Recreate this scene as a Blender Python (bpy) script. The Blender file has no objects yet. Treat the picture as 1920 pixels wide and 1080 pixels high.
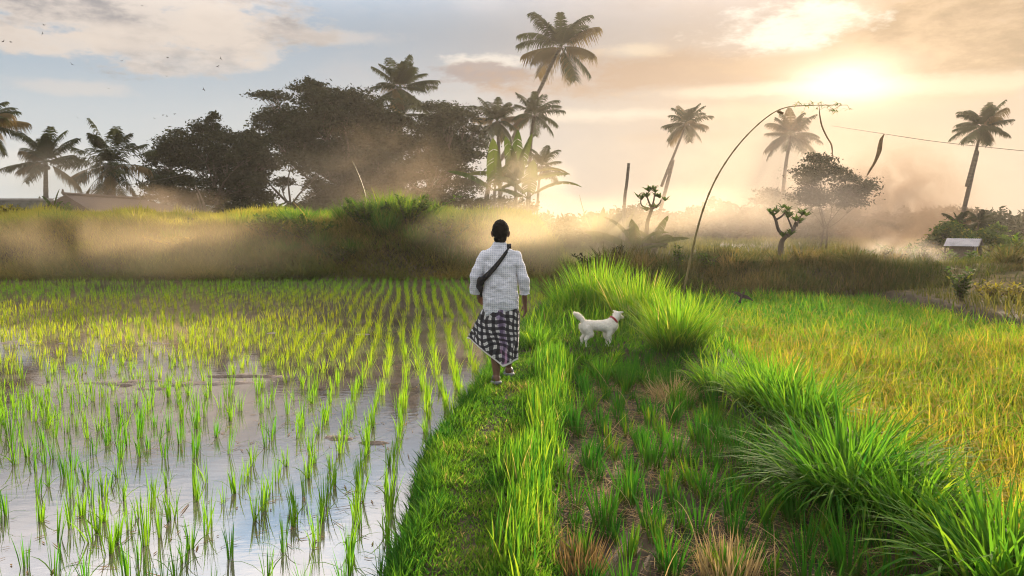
import bpy, math, random
import numpy as np
from mathutils import Vector, Matrix

sc = bpy.context.scene
COL = sc.collection
R = math.radians
rng = np.random.default_rng(7)
random.seed(7)

# ------------------------------------------------------------------ camera, sky, sun, exposure
F = 1500.0                      # focal length in pixels of the 1920 wide photograph
PITCH = math.atan(135.0 / F)    # the horizon lies 135 px above the middle
CAM = np.array([0.0, 0.0, 2.0])
cam_data = bpy.data.cameras.new("camera")
cam_data.sensor_width = 36.0
cam_data.lens = 36.0 * F / 1920.0
cam_data.clip_start = 0.05
cam_data.clip_end = 3000.0
cam = bpy.data.objects.new("camera", cam_data)
cam.location = CAM
cam.rotation_euler = (math.pi / 2 - PITCH, 0, 0)
COL.objects.link(cam)
sc.camera = cam


def ray(px, py):
    cx, cy = (px - 960.0) / F, (540.0 - py) / F
    s, c = math.sin(PITCH), math.cos(PITCH)
    return np.array([cx, c + cy * s, -s + cy * c])


def at(px, py, Y):
    d = ray(px, py)
    return CAM + d * (Y / d[1])


def ground_at(px, py, z=0.0):
    d = ray(px, py)
    return CAM + d * ((z - 2.0) / d[2])


SUN_AZ, SUN_EL = R(21.5), R(12.5)

sc.render.engine = 'CYCLES'
cy = sc.cycles
cy.use_denoising = True
cy.denoiser = 'OPENIMAGEDENOISE'
cy.max_bounces = 6
cy.diffuse_bounces = 3
cy.glossy_bounces = 2
cy.transmission_bounces = 4
cy.volume_bounces = 1
cy.transparent_max_bounces = 4
cy.caustics_reflective = False
cy.caustics_refractive = False
cy.sample_clamp_indirect = 4.0
cy.volume_step_rate = 1.0
cy.volume_max_steps = 64
cy.use_adaptive_sampling = True
cy.adaptive_threshold = 0.012
cy.pixel_filter_type = 'BLACKMAN_HARRIS'
cy.filter_width = 1.1
sc.view_settings.view_transform = 'Standard'
sc.view_settings.look = 'None'
sc.view_settings.exposure = EXPOSURE = 1.3
sc.view_settings.gamma = 1.0


class E:
    """A shader socket with arithmetic, so node maths can be written as formulas."""
    def __init__(s, nt, sock):
        s.nt, s.k = nt, sock

    def _op(s, op, *o, clamp=False):
        n = s.nt.nodes.new('ShaderNodeMath')
        n.operation = op
        n.use_clamp = clamp
        for i, v in enumerate((s,) + o):
            if isinstance(v, E):
                s.nt.links.new(v.k, n.inputs[i])
            else:
                n.inputs[i].default_value = v
        return E(s.nt, n.outputs[0])

    def __add__(s, o): return s._op('ADD', o)
    def __sub__(s, o): return s._op('SUBTRACT', o)
    def __mul__(s, o): return s._op('MULTIPLY', o)
    def __truediv__(s, o): return s._op('DIVIDE', o)
    __radd__ = __add__
    __rmul__ = __mul__
    def pow(s, p): return s._op('POWER', p)
    def clamp(s): return s._op('ADD', 0.0, clamp=True)
    def max(s, o): return s._op('MAXIMUM', o)
    def min(s, o): return s._op('MINIMUM', o)
    def neg(s): return s._op('MULTIPLY', -1.0)
    def inv(s): return s._op('MULTIPLY_ADD', -1.0, 1.0)
    def sstep(s, a, b):
        n = s.nt.nodes.new('ShaderNodeMapRange')
        n.interpolation_type = 'SMOOTHSTEP'
        s.nt.links.new(s.k, n.inputs['Value'])
        n.inputs['From Min'].default_value = a
        n.inputs['From Max'].default_value = b
        return E(s.nt, n.outputs[0])
    def istep(s, a, b):
        return s.sstep(a, b).inv()


def node(nt, typ, **kw):
    n = nt.nodes.new(typ)
    for k, v in kw.items():
        if k.startswith('i_'):
            nm = k[2:].replace('_', ' ')
            sk = n.inputs[int(nm)] if nm.isdigit() else n.inputs[nm]
            if isinstance(v, E):
                nt.links.new(v.k, sk)
            elif isinstance(v, bpy.types.NodeSocket):
                nt.links.new(v, sk)
            else:
                sk.default_value = v
        else:
            setattr(n, k, v)
    return n


def mixc(nt, fac, a, b, mode='MIX'):
    n = nt.nodes.new('ShaderNodeMix')
    n.data_type = 'RGBA'
    n.blend_type = mode
    for sk, v in ((n.inputs[0], fac), (n.inputs[6], a), (n.inputs[7], b)):
        if isinstance(v, E):
            nt.links.new(v.k, sk)
        elif isinstance(v, bpy.types.NodeSocket):
            nt.links.new(v, sk)
        elif isinstance(v, (tuple, list)):
            sk.default_value = tuple(v) + (1.0,) * (4 - len(v))
        else:
            sk.default_value = v
    return n.outputs[2]


def build_world():
    w = bpy.data.worlds.new("World")
    sc.world = w
    w.use_nodes = True
    nt = w.node_tree
    nt.nodes.clear()
    out = nt.nodes.new('ShaderNodeOutputWorld')
    sky = nt.nodes.new('ShaderNodeTexSky')
    sky.sky_type = 'NISHITA'
    sky.sun_disc = False
    sky.sun_elevation = SUN_EL
    sky.sun_rotation = SUN_AZ
    sky.air_density = 1.0
    sky.dust_density = 1.0
    sky.ozone_density = 1.5
    bg_sky = node(nt, 'ShaderNodeBackground', i_Color=sky.outputs[0], i_Strength=0.05)

    tc = nt.nodes.new('ShaderNodeTexCoord')
    sep = node(nt, 'ShaderNodeSeparateXYZ', i_0=tc.outputs['Generated'])
    x, y, z = (E(nt, sep.outputs[i]) for i in range(3))
    az = x._op('ARCTAN2', y) * 57.2958
    el = z._op('ARCSINE') * 57.2958
    # noise over the direction, squeezed so that clouds lie flat
    mp = node(nt, 'ShaderNodeMapping', i_Vector=tc.outputs['Generated'])
    mp.inputs['Scale'].default_value = (1, 1, 2.6)
    def noise(scale, detail=6, rough=0.55, off=0.0):
        m2 = node(nt, 'ShaderNodeMapping', i_Vector=mp.outputs[0])
        m2.inputs['Location'].default_value = (off, off * .7, off * 1.3)
        n = node(nt, 'ShaderNodeTexNoise', i_Vector=m2.outputs[0], i_Scale=scale, i_Detail=detail, i_Roughness=rough)
        return E(nt, n.outputs['Fac']) - 0.5
    n1 = noise(9, 7, .6)
    n2 = noise(28, 5, .6, 3.1)
    n3 = noise(4.5, 8, .58, 7.7)
    n4 = noise(70, 5, .62, 5.3)

    def pa(px, py):
        d = ray(px, py)
        return math.degrees(math.atan2(d[0], d[1])), math.degrees(math.asin(d[2] / np.linalg.norm(d)))
    PPD = 26.2                                     # pixels per degree
    def cloud(px, py, rx, ry, soft=.42, k1=1.9, k2=1.1, tilt=0.0):
        a0, e0 = pa(px, py)
        da, de = az - a0, el - e0
        if tilt:
            de = de - da * tilt
        u = da * (PPD / rx)
        v = de * (PPD / ry)
        d = (u * u + v * v)._op('SQRT') + n1 * k1 + n2 * k2 + n4 * (k2 * .5)
        return d.istep(1.0 - soft, 1.0 + soft * .3)
    sa, se = pa(1590, 150)
    da, de = az - sa, el - se
    ang2 = da * da + de * de * 1.6
    glow_w = (ang2 * (-1.0 / 24.0 ** 2))._op('EXPONENT')       # broad warm veil
    glow_m = (ang2 * (-1.0 / 9.0 ** 2))._op('EXPONENT')
    glow_s = ((da * da * .45 + de * de * 2.6) * (-1.0 / 2.2 ** 2))._op('EXPONENT')

    # clear air between the clouds: blue away from the sun, cream towards it and towards the horizon
    low = el.istep(0.0, 15.0)
    clear = mixc(nt, low, (.28, .41, .55), (.68, .70, .69))
    clear = mixc(nt, glow_w.min(1.0), clear, (.60, .43, .315))
    # broken high cloud everywhere, also outside the frame
    high = (n3 + n1 * .5 + (el - 17.0) * .006).sstep(-.16, .10) * el.sstep(11, 20)
    high = high + (n3 + n1 * .4).sstep(.0, .25) * .35 * el.sstep(2, 10)
    shade = (n1 + n3 * .7).sstep(-.25, .25)
    highc = mixc(nt, shade, (.95, .86, .78), (.60, .56, .56))
    col = mixc(nt, high.clamp() * .8, clear, highc)
    def lay(col, m, c):
        return mixc(nt, m.clamp(), col, c)
    pink, grey = (.80, .69, .60), (.34, .31, .31)
    # upper left cumulus
    col = lay(col, cloud(240, 20, 340, 80) * .9, mixc(nt, (n1 + n2 * .7).sstep(-.2, .15), grey, pink))
    col = lay(col, cloud(395, 45, 90, 45) * .85, pink)
    col = lay(col, cloud(100, 78, 115, 26) * .8, pink)
    col = lay(col, cloud(345, 112, 130, 28) * .75, mixc(nt, n2.sstep(-.2, .2), (.5, .47, .46), pink))
    col = lay(col, cloud(490, 105, 45, 26) * .6, pink)
    col = lay(col, cloud(250, 70, 120, 22) * .6, pink)
    col = lay(col, cloud(60, 300, 120, 40, soft=.9) * .5, (.86, .82, .76))
    # middle
    col = lay(col, cloud(925, 118, 95, 16) * .8, (.92, .84, .74))
    col = lay(col, cloud(915, 136, 95, 22) * .9, (.36, .29, .29))
    col = lay(col, cloud(1240, 135, 330, 44, soft=.7, tilt=.03) * .95, (.50, .325, .225))
    col = lay(col, cloud(1190, 95, 70, 14, soft=.9, k1=2.4) * .7, (.9, .74, .55))
    col = lay(col, cloud(1150, 215, 260, 14, soft=.9) * .7, (.90, .77, .62))
    # bright broken cloud above the sun and the heavy bank at upper right
    col = lay(col, cloud(1790, 70, 330, 115, soft=.6, k1=1.0) * .95, mixc(nt, (n1 * 1.2 + n3 + n2 * .8).sstep(-.25, .2), (.42, .27, .15), (.74, .50, .29)))
    col = lay(col, cloud(1450, 55, 130, 48, soft=.75, k1=2.2, k2=1.6), (1.15, 1.03, .88))
    col = lay(col, cloud(1540, 30, 90, 34, soft=.9) * .8, (1.2, 1.05, .84))
    col = lay(col, cloud(1500, 118, 230, 20, soft=.8) * .9, (.62, .41, .26))
    col = lay(col, cloud(1560, 205, 330, 22, soft=.8) * .75, (.74, .53, .36))
    col = lay(col, cloud(1380, 170, 200, 12, soft=.8) * .6, (.98, .82, .62))
    col = lay(col, cloud(1650, 270, 300, 26, soft=.9) * .5, (.62, .45, .32))
    col = lay(col, cloud(1800, 160, 300, 18, soft=.9, tilt=-.02) * .8, (.92, .73, .52))
    col = lay(col, cloud(640, 70, 120, 16, soft=.8) * .45, pink)
    col = lay(col, cloud(150, 165, 90, 14, soft=.8) * .4, pink)
    col = lay(col, cloud(700, 180, 220, 10, soft=.9) * .35, (.62, .60, .60))
    col = lay(col, cloud(1330, 255, 150, 12, soft=.8) * .5, (.56, .40, .29))
    col = lay(col, cloud(1830, 205, 170, 22, soft=.8) * .75, (.56, .43, .34))
    col = lay(col, cloud(1500, 300, 500, 60, soft=1.2) * .35, (.9, .72, .54))
    g = nt.nodes.new('ShaderNodeCombineColor')
    for i, (a, b) in enumerate(((.10, 1.15), (.06, 1.0), (.028, .78))):
        nt.links.new((glow_m * a + glow_s * b).k, g.inputs[i])
    col = mixc(nt, 1.0, col, g.outputs[0], 'ADD')
    # sky above the frame and behind brightened as added fill and for water reflections
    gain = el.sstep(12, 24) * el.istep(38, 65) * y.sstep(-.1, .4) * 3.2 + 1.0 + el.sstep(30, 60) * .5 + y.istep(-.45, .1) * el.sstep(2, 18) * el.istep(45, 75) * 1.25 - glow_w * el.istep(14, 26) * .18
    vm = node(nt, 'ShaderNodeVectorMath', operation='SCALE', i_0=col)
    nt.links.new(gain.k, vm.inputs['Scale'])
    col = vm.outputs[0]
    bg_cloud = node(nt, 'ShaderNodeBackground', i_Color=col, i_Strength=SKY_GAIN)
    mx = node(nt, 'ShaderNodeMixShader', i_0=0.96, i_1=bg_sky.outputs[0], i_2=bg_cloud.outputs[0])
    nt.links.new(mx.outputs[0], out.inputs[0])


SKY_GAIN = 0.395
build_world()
sun_l = bpy.data.lights.new("sun", 'SUN')
sun_l.energy = 5.0
sun_l.angle = R(1.5)
sun_l.color = (1.0, .80, .57)
sun = bpy.data.objects.new("sun", sun_l)
sd = Vector((math.sin(SUN_AZ) * math.cos(SUN_EL), math.cos(SUN_AZ) * math.cos(SUN_EL), math.sin(SUN_EL)))
sun.rotation_euler = (-sd).to_track_quat('-Z', 'Y').to_euler()
sun.location = sd * 60
COL.objects.link(sun)


# ------------------------------------------------------------------ helpers
def tag(o, label=None, cat=None, group=None, kind=None):
    if label: o['label'] = label
    if cat: o['category'] = cat
    if group: o['group'] = group
    if kind: o['kind'] = kind
    return o


def thing(name, label, cat, loc=(0, 0, 0), group=None):
    o = bpy.data.objects.new(name, None)
    o.empty_display_size = .2
    o.location = [float(v) for v in loc]
    COL.objects.link(o)
    return tag(o, label, cat, group)


class MB:
    """Collects vertices and faces (arrays) with two per-vertex values: tint and along."""
    def __init__(s):
        s.v, s.q, s.t, s.ti, s.al, s.n = [], [], [], [], [], 0
    def add(s, v, quads=None, tris=None, tint=0.5, along=0.0):
        v = np.asarray(v, float).reshape(-1, 3)
        s.v.append(v)
        k = len(v)
        s.ti.append(np.broadcast_to(np.asarray(tint, float), (k,)))
        s.al.append(np.broadcast_to(np.asarray(along, float), (k,)))
        if quads is not None and len(quads): s.q.append(np.asarray(quads, int).reshape(-1, 4) + s.n)
        if tris is not None and len(tris): s.t.append(np.asarray(tris, int).reshape(-1, 3) + s.n)
        s.n += k
        return s
    def mesh(s, name, mat, smooth=False):
        me = bpy.data.meshes.new(name)
        v = np.concatenate(s.v) if s.v else np.zeros((0, 3))
        q = np.concatenate(s.q) if s.q else np.zeros((0, 4), int)
        t = np.concatenate(s.t) if s.t else np.zeros((0, 3), int)
        me.vertices.add(len(v))
        me.vertices.foreach_set('co', v.astype(np.float32).ravel())
        nl = q.size + t.size
        me.loops.add(nl)
        me.loops.foreach_set('vertex_index', np.concatenate([q.ravel(), t.ravel()]).astype(np.int32))
        me.polygons.add(len(q) + len(t))
        st = np.concatenate([np.arange(len(q)) * 4, q.size + np.arange(len(t)) * 3]).astype(np.int32)
        me.polygons.foreach_set('loop_start', st)
        me.polygons.foreach_set('use_smooth', np.full(len(q) + len(t), smooth, dtype=bool))
        for nm, arr in (('tint', s.ti), ('along', s.al)):
            a = me.attributes.new(nm, 'FLOAT', 'POINT')
            a.data.foreach_set('value', np.concatenate(arr).astype(np.float32))
        me.update(calc_edges=True)
        me.validate()
        if mat: me.materials.append(mat)
        return me
    def build(s, name, mat, parent=None, smooth=False):
        o = bpy.data.objects.new(name, s.mesh(name, mat, smooth))
        COL.objects.link(o)
        if parent:
            o.parent = parent
        return o


def local(mb, root):
    """Shift collected world coordinates into the root's own space."""
    off = np.array(root.location)
    mb.v = [a - off for a in mb.v]
    return mb


def sst(a, b, x):
    t = np.clip((x - a) / (b - a), 0, 1)
    return t * t * (3 - 2 * t)


_perm = rng.random((256, 256))
def vnoise(x, y):
    x, y = np.asarray(x, float), np.asarray(y, float)
    xi, yi = np.floor(x).astype(int), np.floor(y).astype(int)
    fx, fy = x - xi, y - yi
    fx, fy = fx * fx * (3 - 2 * fx), fy * fy * (3 - 2 * fy)
    g = lambda i, j: _perm[(xi + i) % 256, (yi + j) % 256]
    return (g(0, 0) * (1 - fx) + g(1, 0) * fx) * (1 - fy) + (g(0, 1) * (1 - fx) + g(1, 1) * fx) * fy
def fbm(x, y, o=4):
    r, a, s = 0, .5, 1.0
    for i in range(o):
        r = r + a * vnoise(np.asarray(x) * s + 17.3 * i, np.asarray(y) * s + 9.1 * i)
        a, s = a * .5, s * 2.03
    return r / (1 - .5 ** o)


PROFILE = {2: [.7, 1, .06], 3: [.6, 1, .72, .05], 4: [.5, .95, 1, .65, .04], 5: [.45, .85, 1, .85, .5, .03], 6: [.45, .8, 1, .95, .7, .4, .03]}
def blades(mb, base, h, w, az, p0, p1, segs=3, tint=.5, twist=.5):
    """Curved grass blades: p0/p1 the lean from the vertical at root and tip (radians)."""
    base = np.asarray(base, float).reshape(-1, 3)
    n = len(base)
    B = lambda a: np.broadcast_to(np.asarray(a, float), (n,))
    h, w, az, p0, p1, tint = map(B, (h, w, az, p0, p1, tint))
    d = np.stack([np.cos(az), np.sin(az), np.zeros(n)], 1)
    tw = (rng.random(n) - .5) * 2 * twist
    side = np.stack([-np.sin(az + tw), np.cos(az + tw), np.zeros(n)], 1)
    pos = base.copy()
    prof = PROFILE[segs]
    V = np.zeros((n, segs + 1, 2, 3))
    for s in range(segs + 1):
        if s:
            ph = p0 + (p1 - p0) * ((s - .5) / segs)
            pos = pos + (d * np.sin(ph)[:, None] + np.array([0, 0, 1.]) * np.cos(ph)[:, None]) * (h / segs)[:, None]
        V[:, s, 0] = pos - side * (w * prof[s] * .5)[:, None]
        V[:, s, 1] = pos + side * (w * prof[s] * .5)[:, None]
    k = (segs + 1) * 2
    idx = np.arange(n)[:, None, None] * k + np.arange(segs)[None, :, None] * 2 + np.array([0, 1, 3, 2])[None, None, :]
    mb.add(V.reshape(-1, 3), quads=idx.reshape(-1, 4), tint=np.repeat(tint, k),
           along=np.tile(np.repeat(np.linspace(0, 1, segs + 1), 2), n))
    return mb


def tube(mb, pts, rad, sides=8, tint=.5, cap=True):
    pts = np.asarray(pts, float)
    n = len(pts)
    rad = np.broadcast_to(np.asarray(rad, float), (n,))
    tan = np.gradient(pts, axis=0)
    tan /= np.linalg.norm(tan, axis=1)[:, None] + 1e-9
    ref = np.array([1., 0, 0]) if abs(tan[0][0]) < .8 else np.array([0, 1., 0])
    u = np.cross(tan[0], ref); u /= np.linalg.norm(u)
    rings = []
    a = np.linspace(0, 2 * math.pi, sides, endpoint=False)
    for i in range(n):
        u = u - tan[i] * np.dot(u, tan[i]); u /= np.linalg.norm(u) + 1e-9
        v = np.cross(tan[i], u)
        rings.append(pts[i] + rad[i] * (np.cos(a)[:, None] * u + np.sin(a)[:, None] * v))
    V = np.concatenate(rings)
    q = []
    for i in range(n - 1):
        for j in range(sides):
            k = (j + 1) % sides
            q.append((i * sides + j, i * sides + k, (i + 1) * sides + k, (i + 1) * sides + j))
    tr = []
    if cap:
        V = np.concatenate([V, pts[:1], pts[-1:]])
        for j in range(sides):
            k = (j + 1) % sides
            tr.append((n * sides, k, j))
            tr.append((n * sides + 1, (n - 1) * sides + j, (n - 1) * sides + k))
    mb.add(V, quads=q, tris=tr, tint=tint, along=0)
    return mb


def curve(pts, n=16):
    """Catmull-Rom through the points."""
    p = np.asarray(pts, float)
    p = np.vstack([2 * p[0] - p[1], p, 2 * p[-1] - p[-2]])
    segs = len(p) - 3
    out = []
    for t in np.linspace(0, segs - 1e-6, n):
        i = int(t); f = t - i
        a, b, c, d = p[i:i + 4]
        out.append(.5 * ((2 * b) + (c - a) * f + (2 * a - 5 * b + 4 * c - d) * f * f + (-a + 3 * b - 3 * c + d) * f ** 3))
    return np.array(out)


def box(mb, c, s, rot=0.0, tint=.5):
    c, s = np.asarray(c, float), np.asarray(s, float) / 2
    v = np.array([[x, y, z] for x in (-1, 1) for y in (-1, 1) for z in (-1, 1)], float) * s
    cr, sr = math.cos(rot), math.sin(rot)
    v = v @ np.array([[cr, sr, 0], [-sr, cr, 0], [0, 0, 1]]) + c
    mb.add(v, quads=[(0, 1, 3, 2), (4, 6, 7, 5), (0, 4, 5, 1), (2, 3, 7, 6), (0, 2, 6, 4), (1, 5, 7, 3)], tint=tint)
    return mb


# ------------------------------------------------------------------ materials
def new_mat(name):
    m = bpy.data.materials.new(name)
    m.use_nodes = True
    nt = m.node_tree
    nt.nodes.clear()
    out = nt.nodes.new('ShaderNodeOutputMaterial')
    return m, nt, out


def attr(nt, nm):
    return E(nt, node(nt, 'ShaderNodeAttribute', attribute_name=nm).outputs['Fac'])


def ramp(nt, fac, stops):
    n = nt.nodes.new('ShaderNodeValToRGB')
    cr = n.color_ramp
    while len(cr.elements) < len(stops): cr.elements.new(.5)
    for e, (p, c) in zip(cr.elements, stops):
        e.position = p
        e.color = tuple(c) + (1,)
    nt.links.new(fac.k, n.inputs[0])
    return n.outputs[0]


def leaf_mat(name, stops, foot=None, trans=.45, tgain=1.6, rough=.75, spec=.06):
    """Leaf or blade: colour by the blade's tint, a differently coloured foot, light passing through."""
    m, nt, out = new_mat(name)
    c = ramp(nt, attr(nt, 'tint'), stops)
    if foot:
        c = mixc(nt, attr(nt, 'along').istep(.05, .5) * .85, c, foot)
    p = node(nt, 'ShaderNodeBsdfPrincipled', i_Base_Color=c, i_Roughness=rough)
    p.inputs['Specular IOR Level'].default_value = spec
    g = mixc(nt, 1.0, c, (tgain, tgain, tgain * .75), 'MULTIPLY')
    t = node(nt, 'ShaderNodeBsdfTranslucent', i_Color=g)
    mx = node(nt, 'ShaderNodeMixShader', i_0=trans, i_1=p.outputs[0], i_2=t.outputs[0])
    nt.links.new(mx.outputs[0], out.inputs[0])
    return m


def noisy_mat(name, a, b, scale=8, rough=.8, bump=.3, detail=6, spec=.3, stretch=(1, 1, 1), dist=.02):
    m, nt, out = new_mat(name)
    tc = nt.nodes.new('ShaderNodeTexCoord')
    mp = node(nt, 'ShaderNodeMapping', i_Vector=tc.outputs['Object'])
    mp.inputs['Scale'].default_value = stretch
    n = node(nt, 'ShaderNodeTexNoise', i_Vector=mp.outputs[0], i_Scale=scale, i_Detail=detail, i_Roughness=.6)
    f = E(nt, n.outputs['Fac'])
    c = mixc(nt, f.sstep(.3, .7), a, b)
    p = node(nt, 'ShaderNodeBsdfPrincipled', i_Base_Color=c, i_Roughness=rough)
    p.inputs['Specular IOR Level'].default_value = spec
    if bump:
        bp = node(nt, 'ShaderNodeBump', i_Height=f, i_Strength=bump, i_Distance=dist)
        nt.links.new(bp.outputs[0], p.inputs['Normal'])
    nt.links.new(p.outputs[0], out.inputs[0])
    return m


M = {}
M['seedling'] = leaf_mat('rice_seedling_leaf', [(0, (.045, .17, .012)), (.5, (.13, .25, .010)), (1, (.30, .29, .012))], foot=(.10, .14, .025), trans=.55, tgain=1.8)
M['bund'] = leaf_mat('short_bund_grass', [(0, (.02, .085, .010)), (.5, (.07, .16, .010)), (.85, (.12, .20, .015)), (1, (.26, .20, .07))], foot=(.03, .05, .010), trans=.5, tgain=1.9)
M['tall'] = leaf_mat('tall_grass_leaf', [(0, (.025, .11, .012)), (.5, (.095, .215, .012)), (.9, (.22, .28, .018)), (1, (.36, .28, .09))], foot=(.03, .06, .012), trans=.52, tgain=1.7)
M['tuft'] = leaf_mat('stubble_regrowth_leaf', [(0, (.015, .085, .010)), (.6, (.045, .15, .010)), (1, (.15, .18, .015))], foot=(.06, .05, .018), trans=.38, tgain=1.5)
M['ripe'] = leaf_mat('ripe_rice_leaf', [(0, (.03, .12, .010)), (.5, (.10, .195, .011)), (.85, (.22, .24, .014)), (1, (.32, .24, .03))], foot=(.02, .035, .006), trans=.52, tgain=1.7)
M['panicle'] = leaf_mat('rice_panicle', [(0, (.17, .20, .02)), (.6, (.30, .24, .03)), (1, (.36, .22, .05))], trans=.3, rough=.8, spec=.03)
M['dry'] = leaf_mat('dry_straw', [(0, (.16, .10, .045)), (.5, (.27, .17, .075)), (1, (.42, .31, .16))], trans=.25, rough=.8, spec=.05)
M['bankface'] = leaf_mat('bank_face_grass', [(0, (.05, .10, .014)), (.5, (.14, .13, .03)), (1, (.27, .20, .06))], trans=.5)
M['brush'] = leaf_mat('dark_brush', [(0, (.03, .055, .010)), (.5, (.085, .072, .022)), (1, (.19, .125, .05))], trans=.4)
M['banktop'] = leaf_mat('bank_top_grass', [(0, (.045, .12, .014)), (.5, (.14, .19, .02)), (1, (.30, .25, .04))], foot=(.07, .08, .02), trans=.5)
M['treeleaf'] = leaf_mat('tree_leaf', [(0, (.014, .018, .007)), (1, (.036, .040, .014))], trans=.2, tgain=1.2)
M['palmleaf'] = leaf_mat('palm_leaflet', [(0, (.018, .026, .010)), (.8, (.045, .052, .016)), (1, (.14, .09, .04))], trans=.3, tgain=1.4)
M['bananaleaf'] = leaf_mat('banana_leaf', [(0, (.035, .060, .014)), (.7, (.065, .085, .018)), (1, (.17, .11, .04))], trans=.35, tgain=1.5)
M['shrub'] = leaf_mat('shrub_leaf', [(0, (.03, .06, .014)), (.7, (.08, .13, .02)), (1, (.24, .22, .03))], trans=.4)
M['yellowshrub'] = leaf_mat('yellow_shrub_leaf', [(0, (.10, .11, .015)), (1, (.34, .26, .03))], trans=.45)
M['bark'] = noisy_mat('bark', (.05, .038, .028), (.11, .085, .06), 6, .9, .6, stretch=(1, 1, .25))
M['palmbark'] = noisy_mat('palm_bark', (.07, .055, .04), (.14, .115, .085), 5, .9, .5, stretch=(.4, .4, 3))
M['bamboo'] = noisy_mat('bamboo_cane', (.12, .095, .035), (.22, .17, .06), 5, .5, .15, stretch=(1, 1, .3))
M['deadleaf'] = noisy_mat('dried_leaf', (.10, .055, .022), (.22, .13, .05), 9, .7, .4)


# ------------------------------------------------------------------ terrain
XL_Y = [0, 4.3, 6.4, 8.2, 9.9, 13, 15, 19, 24, 27]
XL_X = [-.62, -.66, -.70, -.46, -.30, .10, .42, 1.1, 1.5, 1.6]
def xl(y): return np.interp(y, XL_Y, XL_X) + .05 * (vnoise(np.asarray(y) * 2.3, 3.3) - .5)      # waterline of the path bund
def xr(y): return np.interp(y, [0, 4, 5.5, 7.6, 9.5, 10.3], [.05, .1, .17, .40, .56, .62])       # its dry edge
def xf(y): return 2.85 + np.maximum(np.asarray(y, float) - 10, 0) * .11                         # edge of the ripe field
PLOT_Z, FIELD_Z, BUND_Z = .0, -.30, .20


def height(x, y):
    x, y = np.asarray(x, float), np.asarray(y, float)
    mound = fbm(x * .55 + 31, y * .9 + 5, 4)
    bed = -.075 + .10 * (mound - .35) + .035 * (fbm(x * 3.1, y * 3.7, 3) - .5)
    # two streaks of mud that break the surface, as in the photograph
    for (mx, my, rx, ry, hh) in ((-4.6, 9.3, 1.5, .35, .075), (-3.3, 9.8, 1.0, .3, .06), (-1.55, 7.08, .20, .07, .07), (-1.22, 6.92, .24, .06, .07), (-1.36, 7.25, .16, .05, .07), (-1.05, 7.12, .12, .05, .06), (-5.2, 7.3, .9, .22, .05), (-2.2, 10.2, .9, .25, .04), (-6.8, 12.5, 2.2, .5, .05), (-3.0, 13.5, 2.0, .4, .04)):
        bed = bed + hh * np.exp(-((x - mx) / rx) ** 2 - ((y - my) / ry) ** 2) * (.75 + 6.0 * (fbm(x * 2.4, y * 8.0, 5) - .5))
    h = np.minimum(bed, .012 + .014 * fbm(x * 9, y * 9, 2))
    bu = sst(xl(y) - .10, xl(y) + .16, x)
    top = BUND_Z + .05 * (fbm(x * 2, y * 2, 3) - .5)
    h = h * (1 - bu) + top * bu
    s = sst(xr(y), xr(y) + .22, x) * (1 - sst(2.05, 2.4, x)) * (1 - sst(10.0, 10.7, y))
    h = h * (1 - s) + (PLOT_Z + .08 * (fbm(x * 4, y * 4, 4) - .5)) * s
    rf = sst(xf(y), xf(y) + .35, x) * (1 - sst(8.55, 9.1, x)) * (1 - sst(18.9, 19.5, y))
    h = h * (1 - rf) + FIELD_Z * rf
    # banks behind the fields
    n = fbm(x * .8, y * .8, 4) - .5 + .8 * (fbm(x * .33 + 40, y * .33, 2) - .5)
    left = 1 - sst(.3, 2.4, x)
    lb = sst(25.3, 27.6, y + n * 1.1)
    hl = h * (1 - lb) + (1.52 + .3 * n) * lb + .45 * sst(27, 31, y) + .14 * np.exp(-((x + 4.4) / 1.6) ** 2) * lb
    rb = sst(19.3, 20.8, y + n * .6)
    right = h * (1 - rb) + (.66 + .3 * n) * rb
    right = right - 1.05 * sst(22.5, 29, y) - .75 * sst(28, 38, y) * sst(12, 18, x) * (1 - sst(48, 70, y))
    near = sst(9.2, 11, x) * (1 - sst(17, 20, y))
    right = right + near * (.10 * n)
    right = right + .75 * np.exp(-((x - 20) / 5.) ** 2 - ((y - 31) / 5.) ** 2) + .5 * np.exp(-((x - 12.3) / 1.6) ** 2 - ((y - 19.5) / 1.6) ** 2)
    mixs = sst(19.0, 25.0, y)
    e = 1 - sst(1.0 - .6 * mixs, 2.6 + .3 * mixs, x)
    h = hl * e + right * (1 - e)
    far = sst(60, 140, y)
    return h * (1 - far) + .25 * far


def axis(a):
    return np.unique(np.round(np.concatenate([np.arange(p, q, st) for p, q, st in a]), 4))
gx = axis([(-420, -60, 30), (-60, -24, 2), (-24, -9, .5), (-9, 4, .06), (4, 11, .10), (11, 30, .6), (30, 60, 3), (60, 421, 30)])
gy = axis([(-30, 2, 4), (2, 12, .06), (12, 30, .16), (30, 62, 2), (62, 140, 10), (140, 700, 40)])
X, Y = np.meshgrid(gx, gy)
Z = height(X, Y)
nx, ny = len(gx), len(gy)
ii = (np.arange(ny - 1)[:, None] * nx + np.arange(nx - 1)[None, :]).ravel()
mb = MB()
wet = (1 - sst(xl(Y) - .02, xl(Y) + .2, X)) * (1 - sst(25.3, 26, Y))
dry = sst(8.8, 10, X) * (1 - sst(22, 30, Y))
mb.add(np.stack([X.ravel(), Y.ravel(), Z.ravel()], 1), quads=np.stack([ii, ii + 1, ii + nx + 1, ii + nx], 1), tint=wet.ravel(), along=np.clip(dry, 0, 1).ravel())


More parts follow.
